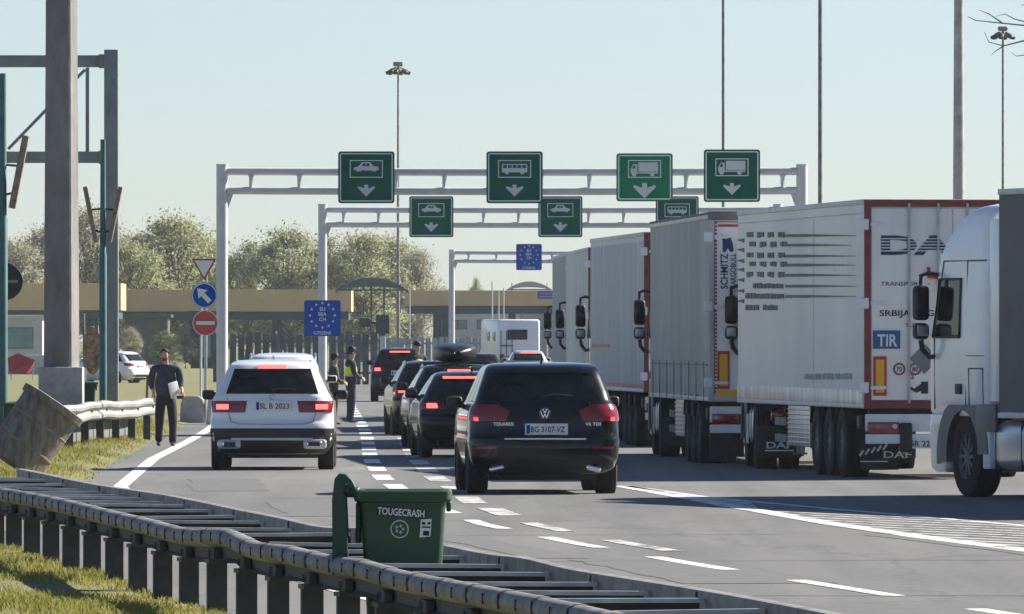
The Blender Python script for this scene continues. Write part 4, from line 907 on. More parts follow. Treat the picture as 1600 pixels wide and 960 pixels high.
    hu = Hull(rows, rx=.12, ry=.10, camber=.0, frx=.30, fry=.24); tb(hu.body(), 'cab', cabm, sm=40)
    m = MB()                               # lower front corner with bumper and steps
    h2 = Hull([(.30, 1.17, yc1-.62, yc1-.02), (.36, 1.22, yc1-.72, yc1+.04), (.9, 1.245, yc1-.78, yc1+.03), (1.03, 1.24, yc1-.80, yc1)], rx=.05, ry=.05, camber=0, frx=.32, fry=.26); tb(h2.body(), 'front_bumper', cabm, sm=40)
    for sg in (-1, 1):
        # wheel arch fender in grey, door, window, handle
        yw = yc1-1.40; m = MB(); n = 15; r0, r1 = .57, .80; vs = []
        for i in range(n):
            t = R(-8+186*i/(n-1)) if True else 0; c, s_ = math.cos(t), math.sin(t)
            y1 = max(yc0-.55, yw+r1*c*1.15); z1 = min(1.16, .52+r1*s_)
            for xx in (sg*1.262, sg*.86): vs += [(xx, yw+r0*c, .52+r0*s_), (xx, y1, z1)]
        m.add(vs, [f for i in range(n-1) for a in (4*i,) for f in ((a, a+1, a+5, a+4), (a+2, a+3, a+7, a+6), (a, a+2, a+6, a+4), (a+1, a+3, a+7, a+5))]); tb(m, 'fender', M('fender_grey', (.10, .105, .11), .45, var=.15, scale=4), sm=40)
        m = MB(); m.box((sg*1.245, (yc0+yw-.60)/2-.12, 1.0), (.04, yw-.60-yc0+.45, .34), bev=.012); tb(m, 'side_skirt', M('fender_grey', (.10, .105, .11), .45))
        m = hu.spatch(sg, 2.02, 2.74, lambda z: yw+.12, lambda z: yc1-.30-(z-2.0)*.28, .006, 7, 6); w = tb(m, 'side_window', glass)
        m = MB(); fr = [(yw+.12, 2.02), (yw+.12, 2.75), (yc1-.30-.73*.28, 2.75), (yc1-.32, 2.02), (yw+.12, 2.02)]; m.tube([hu.side(y, z, sg, .008) for y, z in fr], .022, 6); tb(m, 'window_frame', blackp, w)
        m = MB(); dl = [(yw-.08, 1.1), (yw-.08, 2.98), (yc1-.62, 2.98), (yc1-.36, 2.0), (yc1-.36, 1.1)]; m.tube([hu.side(y, z, sg, .001) for y, z in dl], .013, 5); m.tube([hu.side(yw-.08, 2.98, sg, .001), hu.side(yc0+.1, 2.98, sg, .001)], .013, 5)
        m.tube([hu.side(y, z, sg, .001) for y, z in ((yc0+.14, 1.15), (yc0+.14, 1.62), (yw-.2, 1.62), (yw-.2, 1.15))], .012, 5); m.tube([hu.side(y, z, sg, .001) for y, z in ((yc0+.1, 1.78), (yw-.1, 1.78))], .006, 5); tb(m, 'door_seam', M('seam_grey', (.12, .12, .12), .7, var=0))
        m = MB(); q = hu.side(yw+.15, 1.36, sg, .012); m.box(q, (.03, .2, .13), bev=.012); tb(m, 'door_handle', blackp)
        # mirrors
        xm = sg*1.40; ym = yc1-.28; m = MB()
        m.box((xm, ym, 2.45), (.20, .17, .44), bev=.055); mo = tb(m, 'mirror', blackp); m = MB(); m.box((xm, ym-.085, 2.45), (.15, .012, .37), bev=.005); tb(m, 'mirror_glass', glass, mo)
        m = MB(); m.box((xm, ym, 2.09), (.20, .17, .21), bev=.06); mo2 = tb(m, 'mirror', blackp); m = MB(); m.box((xm, ym-.08, 2.10), (.15, .014, .14), bev=.006); tb(m, 'mirror_glass', alloy, mo2)
        m = MB(); m.tube([(sg*1.16, ym-.1, 2.80), (sg*1.30, ym, 2.83), (xm, ym, 2.80), (xm, ym, 2.6)], .03, 8); tb(m, 'mirror_arm', blackp); m = MB(); m.tube([(xm, ym, 1.98), (xm-sg*.02, ym, 1.86), (sg*1.30, ym-.05, 1.76), (sg*1.2, ym-.1, 1.78)], .035, 8); tb(m, 'mirror_arm', blackp)
        # wheels: steered front, twin rear
        for (xx, yy, ww) in ((sg*1.05, yw, .34), (sg*1.06, -.15, .34), (sg*.70, -.15, .30)):
            o = wheel(g, 0, 0, .52, ww, sg, M('steel_rim', (.13, .135, .135), .55, .3, var=.3, scale=6)); o.location = kp+Matrix.Rotation(ra, 3, 'Z') @ Vector((xx, yy, .508)); o.rotation_euler = (0, 0, ra)
        m = MB(); m.box((sg*.88, -.86, .42), (.66, .03, .5), bev=.01); fl = tb(m, 'mudflap', blackp)
        if variant == 'white_box':
            t = text_mb('DAF', .10, .03, .004, width=.40); b = MB(); put(b, t, T(sg*.88-.2, -.885, .32)); b.box((sg*.88, -.885, .285), (.44, .006, .02)); tb(b, 'lettering', whitetrim, fl, 0)
        m = MB(); m.box((sg*.80, -.86, .82), (.42, .07, .17), bev=.02); tb(m, 'tail_light', redl)
        # fuel tank
        m = MB(); m.box((sg*.92, 1.38, .66), (.6, 1.35, .62), bev=.14); tk = tb(m, 'fuel_tank', M('tank_alu', (.62, .63, .63), .3, .6, var=.15, scale=3))
        for yy in (.95, 1.85): m = MB(); m.box((sg*.92, yy, .66), (.615, .06, .635), bev=.14); tb(m, 'tank_strap', blackp, tk)
        m = MB(); m.box((sg*1.2, 2.12, .66), (.1, .24, .6), bev=.02); tb(m, 'step', whitetrim)
        m = MB(); m.box((sg*1.185, 1.7, 2.2), (.05, 1.0, 2.2), bev=.02); 
        # roof side fairing behind the cab
        m = MB(); m.box((sg*1.19, yc0-.28, 2.35), (.045, .55, 2.3), bev=.02); tb(m, 'side_fairing', cabm)
    m = MB()
    for x in (-.42, .42): m.box((x, 1.6, .80), (.09, 5.2, .26))
    m.tube([(-1., -.15, .52), (1., -.15, .52)], .09, 8); m.box((0, 0, .97), (.9, .8, .06)); m.box((0, 1.0, .6), (.7, 1.8, .3)); tb(m, 'tractor_chassis', blackp, sm=0)
    m = MB(); m.box((0, yc1-.16, 2.5), (2.1, .02, .62)); 
    m = hu_front = MB(); m.grid(lambda u, v: Vector((lerp(-1.08, 1.08, u), lerp(yc1-.03, yc1-.23, v)+.03-.10*abs(2*u-1)**3, lerp(2.08, 2.9, v))), 11, 5); m.v += [(x, y-.05, z) for x, y, z in m.v]; n = 55
    m.f += [tuple(i+n for i in f) for f in m.f]; m.m += [0]*(len(m.f)-len(m.m)); tb(m, 'windscreen', glass)
    m = MB(); m.box((W/2, -.9, .4), (.01, .01, .01))
    m = MB(); m.box((0, -1.0, .62), (.55, .03, .13)); tb(m, 'number_plate', whitetrim, sm=0)
    return g
def stain(name, col, dirt, st=(1, .5, .12), sc=2.2, var=.08): return M(name, col, .55, var=var, scale=sc, stretch=st, dirt=dirt, detail=6)
white_box = stain('box_white', (.87, .835, .73), (.74, .71, .62), (1, .2, .10), 1.6)
white_door = stain('door_white', (.84, .82, .76), (.72, .69, .62), (1, 1, .2))
grey_curt = M('curtain_grey', (.40, .39, .35), .65, var=.18, scale=.9, bump=.6, bscale=1.6, stretch=(1, 1.2, .22), detail=6)
corr = stain('box_corrugated', (.78, .76, .70), (.58, .57, .53), (1, 2.5, .06), 3.)
pale_box = stain('box_pale', (.66, .64, .58), (.54, .52, .47)); dark_curt = M('curtain_dark', (.115, .117, .115), .7, var=.2, scale=1.2, bump=.2, bscale=2.5)
frame_red = M('frame_darkred', (.20, .035, .03), .55, var=.3, scale=4)
cabw = M('cab_white', (.78, .78, .77), .28, var=.05, coat=.6); cabg = M('cab_grey', (.30, .31, .32), .3, var=.1, coat=.5)
W = 2.55
# T1 turning in at the right edge; origin solved from its front wheel
th = 18.; kx, ky = 5.72, 129.3             # left front tyre on the ground
lx, ly = 2.55/2-1.22, 12.0+2.95; c_, s_ = math.cos(R(th)), math.sin(R(th)); ox, oy = kx-(lx*c_-ly*s_), ky-(lx*s_+ly*c_)
T1 = lorry('white lorry cab with dark grey curtain trailer, cut by the right edge', 800+ox*F/oy, F/oy, th, dark_curt, white_door, M('frame_grey', (.25, .25, .25), .6), cabw, 0., H=3.86, toolbox=False)
# T2 white box trailer
T2 = lorry('lorry with a large white box trailer marked TIR, left of the white cab', 1350, 110, 6.3, white_box, white_door, frame_red, cabw, -5.0, H=3.97, variant='white_box')
T3 = lorry('lorry with grey curtain trailer and vertical black lettering on its rear edge', 1107, 99, 3.1, grey_curt, white_door, M('frame_pale', (.45, .44, .43), .6, var=.1), cabg, -1.5, toolbox=True)
T4 = lorry('lorry with a ribbed white box trailer, ahead of the grey curtain trailer', 1006, 85, 3.7, corr, M('door_darkred', (.14, .03, .028), .6, var=.3), frame_red, cabg, -1.5, toolbox=False)
T5 = lorry('second farthest lorry, a pale box trailer with black mirrors', 919, 72.8, 1.7, pale_box, M('door_dark', (.06, .06, .065), .6, var=.2), frame_red, cabg, -1.0, toolbox=False)
T6 = lorry('farthest lorry of the queue, a grey box trailer with a dark roof edge', 888, 64.5, 1.4, M('box_grey', (.42, .42, .40), .65, var=.15, scale=1.5), M('door_grey', (.2, .2, .2), .6), frame_red, cabg, -1.0, H=4.08, toolbox=False)
# T2 rear: writing, reflectors, plates
def rx(px): return (px-1352)/110.
def rzz(py): return CAMH-(py-HZ)/110.
def lay(mb, nm, mats, par, y=-.036, sm=0): return mb.build(nm, mats, par, sm)
m = MB(); t = text_mb('DAF', .26, .06, .003, width=1.35)
m = MB()
# striped letters: outline letters cut by horizontal gaps
zt0 = rzz(397)
bm = bmesh.new()
for v in t.v: bm.verts.new(v)
bm.verts.ensure_lookup_table()
for f in t.f:
    try: bm.faces.new([bm.verts[i] for i in f])
    except ValueError: pass
for k in range(1, 6):
    z = .26*k/6
    for dz in (-.009, .009): bmesh.ops.bisect_plane(bm, geom=bm.verts[:]+bm.edges[:]+bm.faces[:], plane_co=(0, 0, z+dz), plane_no=(0, 0, 1))
kill = [f for f in bm.faces if any(abs(f.calc_center_median().z-.26*k/6) < .0088 for k in range(1, 6))]
bmesh.ops.delete(bm, geom=kill, context='FACES'); m.bm(bm, 0, T(rx(1378), -.037, zt0)); lay(m, 'lettering', inkblue, T2)
def wr(par, tx, x, z, h, w, mat, y=-.037, nm='lettering', bold=.02, rot=None):
    t = text_mb(tx, h, bold, .002, width=w); b = MB(); put(b, t, T(x, y, z) @ (rot or Matrix.Identity(4))); return b.build(nm, mat, par, 0)
wr(T2, 'TRANSPORT', rx(1378), rzz(447), .06, .6, ink, bold=.0); wr(T2, '·', rx(1452), rzz(447), .06, .03, ink)
wr(T2, 'SRBIJA - BG', rx(1376), rzz(494), .085, .78, ink); wr(T2, 'TUTIN', rx(1416), rzz(511), .055, .28, ink, bold=0)
m = MB(); m.box((rx(1387), -.04, rzz(531)), (.39, .012, .26)); p = m.build('tir_plate', M('tir_blue', (.03, .10, .26), .5, var=.1), T2, 0); wr(p, 'TIR', rx(1372), rzz(541), .17, .29, signwhite, -.05, bold=.03)
m = MB(); m.box((rx(1376.5), -.04, rzz(588)), (.19, .012, .56)); p = m.build('reflector', M('reflector_red', (.5, .03, .02), .5, var=.1), T2, 0); m = MB(); m.box((rx(1376.5), -.048, rzz(588)), (.12, .006, .47)); m.build('reflector_panel', yellowp, p, 0)
for cx, tx in ((1407, '70'), (1432, '80')):
    m = MB(); m.lathe([(0, .088), (-.006, .088), (-.006, .062)], 26, 'y', (rx(cx), -.036, rzz(577))); p = m.build('speed_sticker', M('sticker_red', (.30, .02, .04), .5), T2, 0)
    m = MB(); m.lathe([(-.004, 0), (-.004, .064)], 26, 'y', (rx(cx), -.036, rzz(577))); m.build('sticker_face', signwhite, p, 0); wr(p, tx, rx(cx)-.042, rzz(577)-.035, .07, .085, ink, -.043)
m = MB(); m.box((rx(1447), -.042, rzz(561)), (.30, .012, .30), rot=rotm('Y', 45)); m.build('hazard_board', M('board_grey', (.20, .20, .195), .6, var=.2), T2, 0)
wr(T2, 'S', rx(1424), rzz(592), .09, .05, ink, bold=-.0, rot=rotm('Y', 20)); m = MB(); m.prism([(0, 0), (.10, -.05), (.2, .02), (.24, -.06), (.13, -.11), (.05, -.07)], .003, T(rx(1420), -.037, rzz(602))); m.box((rx(1447), -.037, rzz(606)), (.10, .004, .17)); m.build('sticker', ink, T2, 0)
m = MB(); m.tube([(rx(1453), -.08, rzz(418)), (rx(1453), -.08, rzz(432)), (rx(1470), -.08, rzz(434))], .03, 8); m.build('red_pipe', redpaint, T2)
m = MB(); m.box((rx(1441), -.01, rzz(694)), (.36, .012, .13)); m.build('number_plate', whitetrim, T2, 0); wr(T2, 'SR 225', rx(1425), rzz(698), .085, .34, ink, -.02)
m = MB(); m.box((rx(1418), -.03, rzz(684)), (.17, .1, .42), bev=.03); m.build('hose_box', blackp, T2)
m = MB(); m.box((rx(1383), -.075, zf_ if False else 1.03), (.001, .001, .001))
m = MB()
for k in range(5): m.box((-.0+.11+.085*k-.01, .93, .36+.022*k), (.03, .004, .10), rot=rotm('Y', 35))
m.box((.28, .935, .24), (.4, .004, .015)); m.build('flap_marking', whitetrim, T2, 0)
for x in (.62,): wr(T2, 'DAF', x-.2, .29, .10, .40, whitetrim, .935)
# T2 side: faded rows of lettering with long tapering strokes
m = MB(); sx = 0
rows_y = [368, 383, 400, 414, 430, 447, 463, 481]
rs = random.Random(3)
def side_pt(yf, z): return Vector((-.018, yf, z))
L2 = 13.6
def yf_of(px):                              # distance forward along the trailer side for a photo column
    lo, hi = 0., 13.6; g0 = T2.location; c, s = math.cos(R(6.3)), math.sin(R(6.3))
    for _ in range(40):
        mid = (lo+hi)/2; Xw = g0.x-s*mid; Yw = g0.y+c*mid
        if 800+Xw*F/Yw > px: lo = mid
        else: hi = mid
    return (lo+hi)/2
def zat(py, yf): return CAMH-(py-HZ)*(T2.location.y+yf)/F
def sq(x0, x1, y0, y1, y2=None, y3=None):
    a, b = yf_of(x0), yf_of(x1); y2 = y1 if y2 is None else y2; y3 = y0 if y3 is None else y3
    p = [(-.016, a, zat(y1, a)), (-.016, b, zat(y2, b)), (-.016, b, zat(y3, b)), (-.016, a, zat(y0, a))]; m.add(p+[(.0, v[1], v[2]) for v in p], [(0, 1, 2, 3), (0, 1, 5, 4), (1, 2, 6, 5), (2, 3, 7, 6), (3, 0, 4, 7)])
for i, yy in enumerate(rows_y):
    x = 1168
    if i < 5:
        for k in range(4):
            x0 = 1168+16.3*k+(4 if i % 2 else 0); 
            for q in range(2): sq(x0+5.2*q, x0+4.6+5.2*q-rs.random(), yy-5, yy+4-rs.random()*2)
    else:
        x = 1166
        while x < (1224 if i < 7 else 1216):
            w = 2.5+rs.random()*3; 
            if rs.random() < .88 and not (i == 7 and 1184 < x < 1192): sq(x, x+w, yy-5+rs.random()*2, yy+4)
            x += w+1.3
    if i < 7:
        e = 1338 if i in (0, 4, 5, 6) else (1336 if i != 1 else 1270+60)
        sq(1228, 1262, yy+1-2.5, yy+2.6, yy+2.6, yy-2.); sq(1262, e, yy-.2-1.6, yy+2.2, yy+.8, yy+.2); sq(1152, 1163, yy+7, yy+8, yy+11, yy+5)
m.build('side_lettering', M('faded_black', (.16, .16, .15), .7, var=.5, scale=14, dirt=(.06, .06, .06)), T2, 0)
m = MB(); rs = random.Random(5); x = 1258
while x < 1330: w = 3+rs.random()*3; sq(x, x+w, 583+rs.random()*2, 593); x += w+1.5
m.build('worn_lettering', M('faded_grey', (.40, .40, .38), .7, var=.2), T2, 0)
# T3 rear edge: dotted red border, lettering, reflector
m = MB()
for k in range(48): m.box((.115, -.037, 1.1+k*.058), (.035, .006, .034))
m.box((.6, -.037, 3.78), (.9, .006, .04)); m.build('red_border', redpaint, T3, 0)
rv = Matrix.Rotation(R(-90), 4, 'Y')
wr(T3, 'SCHMITZ', .30, 2.78, .115, .56, inkblue, -.037, 'lettering', .03, rv); wr(T3, 'CARGOBULL', .43, 2.78, .09, .56, inkblue, -.037, 'lettering', .02, rv)
m = MB(); m.prism([(.20, 3.30), (.26, 3.30), (.30, 3.38), (.36, 3.30), (.42, 3.32), (.40, 3.48), (.36, 3.58), (.26, 3.60), (.17, 3.66), (.20, 3.52)], .004, T(.06, -.038, .72) @ Matrix.Scale(.8, 4)); m.build('emblem', inkblue, T3, 0)
m = MB(); m.box((.235, -.04, 1.50), (.19, .012, .60)); p = m.build('reflector', M('reflector_red', (.5, .03, .02), .5, var=.1), T3, 0); m = MB(); m.box((.235, -.048, 1.50), (.125, .006, .5)); m.build('reflector_panel', yellowp, p, 0)
m = MB(); m.box((.30, -.04, 1.135), (.36, .012, .1)); m.build('amber_plate', yellowp, T3, 0)
m = MB(); m.box((-.012, 6.8, 1.17), (.02, 13.5, .20), bev=.004); m.build('kick_plate', M('kick_plate', (.72, .71, .66), .4, .35, var=.2, scale=5, detail=8, stretch=(1, .6, .15), dirt=(.40, .39, .36)), T2)
m = MB()
m.box((-.012, 6.8, 3.78), (.008, 13.5, .012)); m.box((-.012, 5.1, 2.5), (.006, .014, 2.5)); m.build('panel_seam', M('panel_seam', (.62, .60, .53), .6, var=.15), T2, 0)
m = MB()
for k in range(9): m.box((-.014, .9+1.45*k, 2.45), (.008, .05, 2.75)); m.box((-.03, .9+1.45*k, 1.12), (.03, .06, .14), bev=.006)
m.build('curtain_strap', M('strap_dark', (.16, .16, .155), .7, var=.2), T1, 0)
m = MB()                                    # curtain bottom flap, straps and the tarp roof edge
for k in range(8): m.box((-.018, .8+1.7*k, 1.32), (.012, .05, .62))
m.box((-.016, 6.8, 1.58), (.012, 13.3, .02)); m.build('curtain_strap', M('strap_grey', (.22, .22, .21), .7, var=.2), T3, 0)
m = MB(); m.box((1.27, 6.8, 3.97), (2.58, 13.5, .05), bev=.02); m.box((1.27, -.02, 3.94), (2.56, .12, .14), bev=.03); m.build('roof_tarp', M('tarp_dark', (.16, .155, .15), .75, var=.3, scale=2), T3)
m = MB(); m.box((.23, .0, .30), (.42, .03, .5), bev=.01); m.box((.11, -.02, .34), (.02, .01, .3)); m.box((.15, -.02, .34), (.012, .01, .3)); m.build('rear_mudflap', blackp, T3, 0)
m = MB()                                    # ribs and red marking strip of the ribbed trailer
for k in range(80): m.box((-.006, .12+k*.168, 2.44), (.016, .05, 2.7), bev=.004)
m.build('rib', corr, T4)
m = MB(); m.box((-.02, 6.8, 1.12), (.01, 13.2, .05)); m.build('red_strip', M('reflect_red', (.45, .06, .07), .5, var=.2, scale=5), T4, 0)
m = MB(); m.box((-.02, 10.6, 1.86), (.012, 4.5, .06)); m.build('marking_strip', M('reflect_red', (.45, .06, .07)), T4, 0)
# ------------------------------------------------------------------ double guardrail in the foreground
GX0, GY0 = rail_near(45.0), 45.0
dirv = Vector((-.1203, 1, 0)).normalized(); nrm = Vector((dirv.y, -dirv.x, 0))   # nrm points to the road
gr = thing('guardrail', 'double steel guardrail with cross bars in the foreground, dented top rail', 'guardrail', (GX0, GY0, 0))
def wob(t): return .028*math.exp(-((t-19.5)/2.2)**2)*math.sin((t-19.5)*1.1)+.008*math.sin(t*.4)+.018*math.exp(-((t-12.3)/1.3)**2)-.02*math.exp(-((t-24)/1.8)**2)
def gpt(t, n, z): return dirv*t+nrm*n+Vector((0, 0, z+wob(t)))
def sweep(mb, prof, t0, t1, step=.25, f=gpt, mi=0, th=.006):
    ts = np.arange(t0, t1+.001, step); k = len(prof)
    pr = prof+[(n+th, z-th*.3) for n, z in reversed(prof)]; kk = len(pr)
    vs = [f(t, n, z) for t in ts for n, z in pr]
    mb.add(vs, [(i*kk+j, i*kk+(j+1) % kk, (i+1)*kk+(j+1) % kk, (i+1)*kk+j) for i in range(len(ts)-1) for j in range(kk)], mi)
nearp = [(.02, .752), (-.035, .757), (-.065, .742), (-.082, .715), (-.082, .690), (-.066, .662), (-.03, .645), (.01, .636)]
platep = [(.012, .640), (.02, .60), (.02, .57), (-.01, .556)]
pitch = 2.05; off = .55
m = MB(); sweep(m, nearp, -.5, 52)
t = -.2
sc_ = 0
while t < 52:
    q = gpt(t, -.083, .703); m.box(q, (.010, .008, .055 if sc_ % 2 else .075), 1, rot=Matrix.Rotation(math.atan2(-dirv.x, dirv.y), 4, 'Z'))
    if sc_ % 2 == 0: sweep(m, [(a-.004 if a < 0 else a, z+.003) for a, z in nearp[:7]], t+.05, t+.45, .2)
    t += .7 if sc_ % 2 else .66; sc_ += 1
sweep(m, platep, -.5, 52, .5, mi=2)
m.build('near_rail', [galv_dull, ink, post_steel], gr, 40)
farp = [(.86+a, z) for a, z in ((.02, .752), (-.03, .757), (-.04, .735), (-.04, .66), (.0, .635), (.02, .60), (-.03, .56), (-.04, .48), (-.02, .455))]
farp2 = [(.92, .752), (.97, .757), (1.0, .735), (1.0, .66), (.95, .635), (.94, .60), (.97, .56)]
m = MB(); sweep(m, [(.90, .757), (.895, .74), (.895, .57), (.90, .55)], -.5, 52, .5); sweep(m, farp2, -.5, 52, .5); sweep(m, [(.90, .757), (.95, .762), (.97, .757)], -.5, 52, .5)
for k in range(14): m.box(gpt(k*4.1+1.1, .893, .655), (.012, .03, .19), 1)
m.build('far_rail', [galv_dull, ink], gr, 40)
rz_ = Matrix.Rotation(math.atan2(-dirv.x, dirv.y), 4, 'Z')
PH = (58.0-45)/dirv.y % pitch
pst = None; k = -1
tpos = [PH+pitch*i for i in range(-1, 25)]
def crossbar_bend(i): return rng.gauss(0, .006)
for i, t in enumerate(tpos):
    m = MB(); a = gpt(t, .0, 0); hgt = .56+wob(t)
    # C-section post: web and two flanges
    m.box((a.x, a.y, hgt/2-.1), (.125, .012, hgt+.2), rot=rz_); m.box((a.x, a.y, 0), (.001, .001, .001))
    for dx in (-.06, .06): q = a+nrm*dx+dirv*.045; m.box((q.x, q.y, hgt/2-.1), (.008, .09, hgt+.2), rot=rz_)
    m.build('post', post_steel, gr, 0)
    m = MB(); q = gpt(t, -.012, .585); m.box(q+dirv*.0, (.05, .30, .085), rot=rz_, bev=.006); q = gpt(t, .03, .545); m.box(q, (.2, .34, .025), rot=rz_)
    q = gpt(t+.05, -.042, .595); m.lathe([(-.012, 0), (-.012, .022), (0, .026)], 10, 'x', q); m.build('bracket', post_steel, gr)
    m = MB(); a, b = gpt(t, .14, .72+crossbar_bend(i)), gpt(t, .88, .715+crossbar_bend(i)); d = b-a; c = (a+b)/2
    m.box(c-Vector((0, 0, .008)), (d.length, .085, .022), rot=rz_ @ rotm('Y', -math.degrees(math.asin(max(-1, min(1, (b.z-a.z)/d.length)))))); 
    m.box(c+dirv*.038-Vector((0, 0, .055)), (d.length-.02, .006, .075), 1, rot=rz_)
    m.build('crossbar', [galv, M('crossbar_inner_shade', (.035, .032, .03), .8, var=.4, scale=5)], gr, 0)  # dark rusty web colour has the shade inside the open bar painted in
# ------------------------------------------------------------------ green wheelie bin between the rails
def wheelie_bin(label, x, y, sc, rz, lid_open=True, graphics=False, z=0.):
    g = thing('wheelie_bin', label, 'bin', (x, y, z), rz); g.scale = (sc, sc, sc); H = 1.08
    m = MB(); b = bmesh.new()
    prof = [(-.06 if graphics else .08, .188, .21), (-.02 if graphics else .12, .193, .218), (.55, .225, .25), (.86, .243, .268), (.98, .25, .275)]
    n = 28; vs = []
    def ring(hx, hy, z, r=.05):
        o = []
        for (sx, sy, a0) in ((1, 1, 0), (-1, 1, 90), (-1, -1, 180), (1, -1, 270)):
            for i in range(7): a = R(a0+15*i); o.append((sx*(hx-r)+r*math.cos(a), sy*(hy-r)+r*math.sin(a), z))
        return o
    for z_, hx, hy in prof: vs += ring(hx, hy, z_)
    k = 28; m.add(vs, [(j*k+i, j*k+(i+1) % k, (j+1)*k+(i+1) % k, (j+1)*k+i) for j in range(len(prof)-1) for i in range(k)]+[tuple(range(k))])
    m.add(ring(.225, .25, .97)+ring(.20, .22, .15), [(i, (i+1) % k, k+(i+1) % k, k+i) for i in range(k)]+[tuple(range(k, 2*k))])
    m.build('body', bingreen, g, 40)
    m = MB(); vs = ring(.278, .30, .985, .05)+ring(.288, .31, 1.0, .055)+ring(.285, .307, 1.045, .055)+ring(.272, .292, 1.055, .05)+ring(.23, .255, 1.05, .04)+ring(.235, .26, .975, .04)
    m.add(vs, [(j*k+i, j*k+(i+1) % k, ((j+1) % 6)*k+(i+1) % k, ((j+1) % 6)*k+i) for j in range(6) for i in range(k)])
    m.box((.268, 0, .955), (.03, .3, .06), bev=.01); m.box((-.262, 0, .86), (.03, .4, .24), bev=.012); m.build('rim', bingreen, g, 40)
    m = MB()
    for yy in (-.2, .2): m.box((-.30, yy, 1.04), (.09, .05, .06), bev=.02)
    m.tube([(-.33, -.25, 1.06), (-.33, .25, 1.06)], .022, 10); m.build('handle', bingreen, g)
    m = MB()
    if lid_open:
        pf = [(-.27, 1.05), (-.30, 1.11), (-.335, 1.145), (-.375, 1.15), (-.40, 1.12), (-.408, 1.05), (-.402, .85), (-.392, .70), (-.38, .565)]
        for w_ in (1,):
            vs = []; q = len(pf)
            for (x_, z_) in pf: vs += [(x_, -.27, z_), (x_, .27, z_)]
            inn = [(x_+(.062 if i > 3 else .03 if i == 3 else .005), z_-(.0 if i > 4 else .055)) for i, (x_, z_) in enumerate(pf)]
            for (x_, z_) in inn: vs += [(x_, -.27, z_), (x_, .27, z_)]
            f = []
            for i in range(q-1): f += [(2*i, 2*i+1, 2*i+3, 2*i+2), (2*q+2*i, 2*q+2*i+1, 2*q+2*i+3, 2*q+2*i+2), (2*i, 2*i+2, 2*q+2*i+2, 2*q+2*i), (2*i+1, 2*i+3, 2*q+2*i+3, 2*q+2*i+1)]
            f += [(2*q-2, 2*q-1, 4*q-1, 4*q-2), (0, 1, 2*q+1, 2*q)]; m.add(vs, f)
        for yy in (-.272, .272): m.prism([(-.412, .55), (-.335, .60), (-.325, .80), (-.335, 1.02), (-.40, 1.10), (-.415, 1.0)], .012, T(0, yy-.006, 0))
    else:
        m.grid(lambda u, v: Vector((lerp(-.30, .29, u), lerp(-.30, .30, v), 1.06+.05*math.sin(math.pi*u)*math.sin(math.pi*v))), 9, 9); m.box((0, 0, 1.055), (.58, .60, .03), bev=.012)
    m.build('lid', bingreen, g, 45)
    for yy in (-.24, .24): wheel(g, -.2, 0, .1, .05, 1).location = (-.23, yy, .10); 
    if graphics:
        def fy(z): return -.275+(.98-z)*.06
        def xw(px): return (px-630)/(274*sc)
        def zw(py): return (CAMH-(py-HZ)/274.-z)/sc
        tl = math.atan(.06)
        def surf(mb, nm, mat, par, o=.004):
            mb.v = [(x_, y_+fy(z_)-o, z_) for x_, y_, z_ in mb.v]; return mb.build(nm, mat, par, 0)
        m = MB(); m.prism([(xw(588), zw(804)), (xw(668), zw(811)), (xw(668), zw(796)), (xw(588), zw(789))], .002); st = surf(m, 'sticker', ink, g, .003)
        t = text_mb('TOUGECRASH', .042, .03, .001, width=.275); m = MB(); put(m, t, T(xw(590.5), 0, zw(802.5)) @ rotm('Y', 4)); surf(m, 'lettering', signwhite, st, .0055)
        m = MB(); m.lathe([(0, .046), (-.001, .046), (-.001, .054), (0, .054)], 30, 'y', (xw(625), 0, zw(826))); r_ = random.Random(4)
        for q in range(5):
            a = 2*math.pi*q/5; cx_, cz_ = xw(625)+.02*math.cos(a), zw(826)+.02*math.sin(a); m.prism([(cx_+(.013 if j % 2 else .006)*math.cos(math.pi*j/4+q), cz_+(.013 if j % 2 else .006)*math.sin(math.pi*j/4+q)) for j in range(8)], .002)
        surf(m, 'round_emblem', M('bin_print', (.42, .50, .47), .6, var=.2, scale=30), g, .003)
        m = MB(); m.prism([(xw(656), zw(839)), (xw(673), zw(837.5)), (xw(675), zw(810)), (xw(658), zw(811))], .002); st = surf(m, 'sticker', signwhite, g, .003)
        m = MB()
        for (a_, b_, c_, d_) in ((659, 815, 665, 819), (668, 815, 673, 818.5), (659, 822, 673, 824), (661, 829, 671, 836)): m.prism([(xw(a_), zw(d_)), (xw(c_), zw(d_)-.002), (xw(c_), zw(b_)), (xw(a_)+.004, zw(b_)+.002)], .002)
        m.prism([(xw(663), zw(833)), (xw(670), zw(832)), (xw(670), zw(829.5)), (xw(663), zw(830))], .003); surf(m, 'sticker_print', ink, st, .0055)
    return g
P = sp(630, 765, 274)
wheelie_bin('green wheelie bin with hanging lid and stickers between the foreground guardrails', P.x, P.y+.06, .97, 0., True, True, z=P.z-1.055*.97)
q = gp(128, 690); wheelie_bin('green wheelie bin behind the left guardrail at the concrete block', -8.15, 193.5, 1.05, R(8), False, False, z=.05)
wheelie_bin('green wheelie bin partly cut by the left edge of the photo', -8.55, 176.5, .78, R(5), False, False, z=.05)
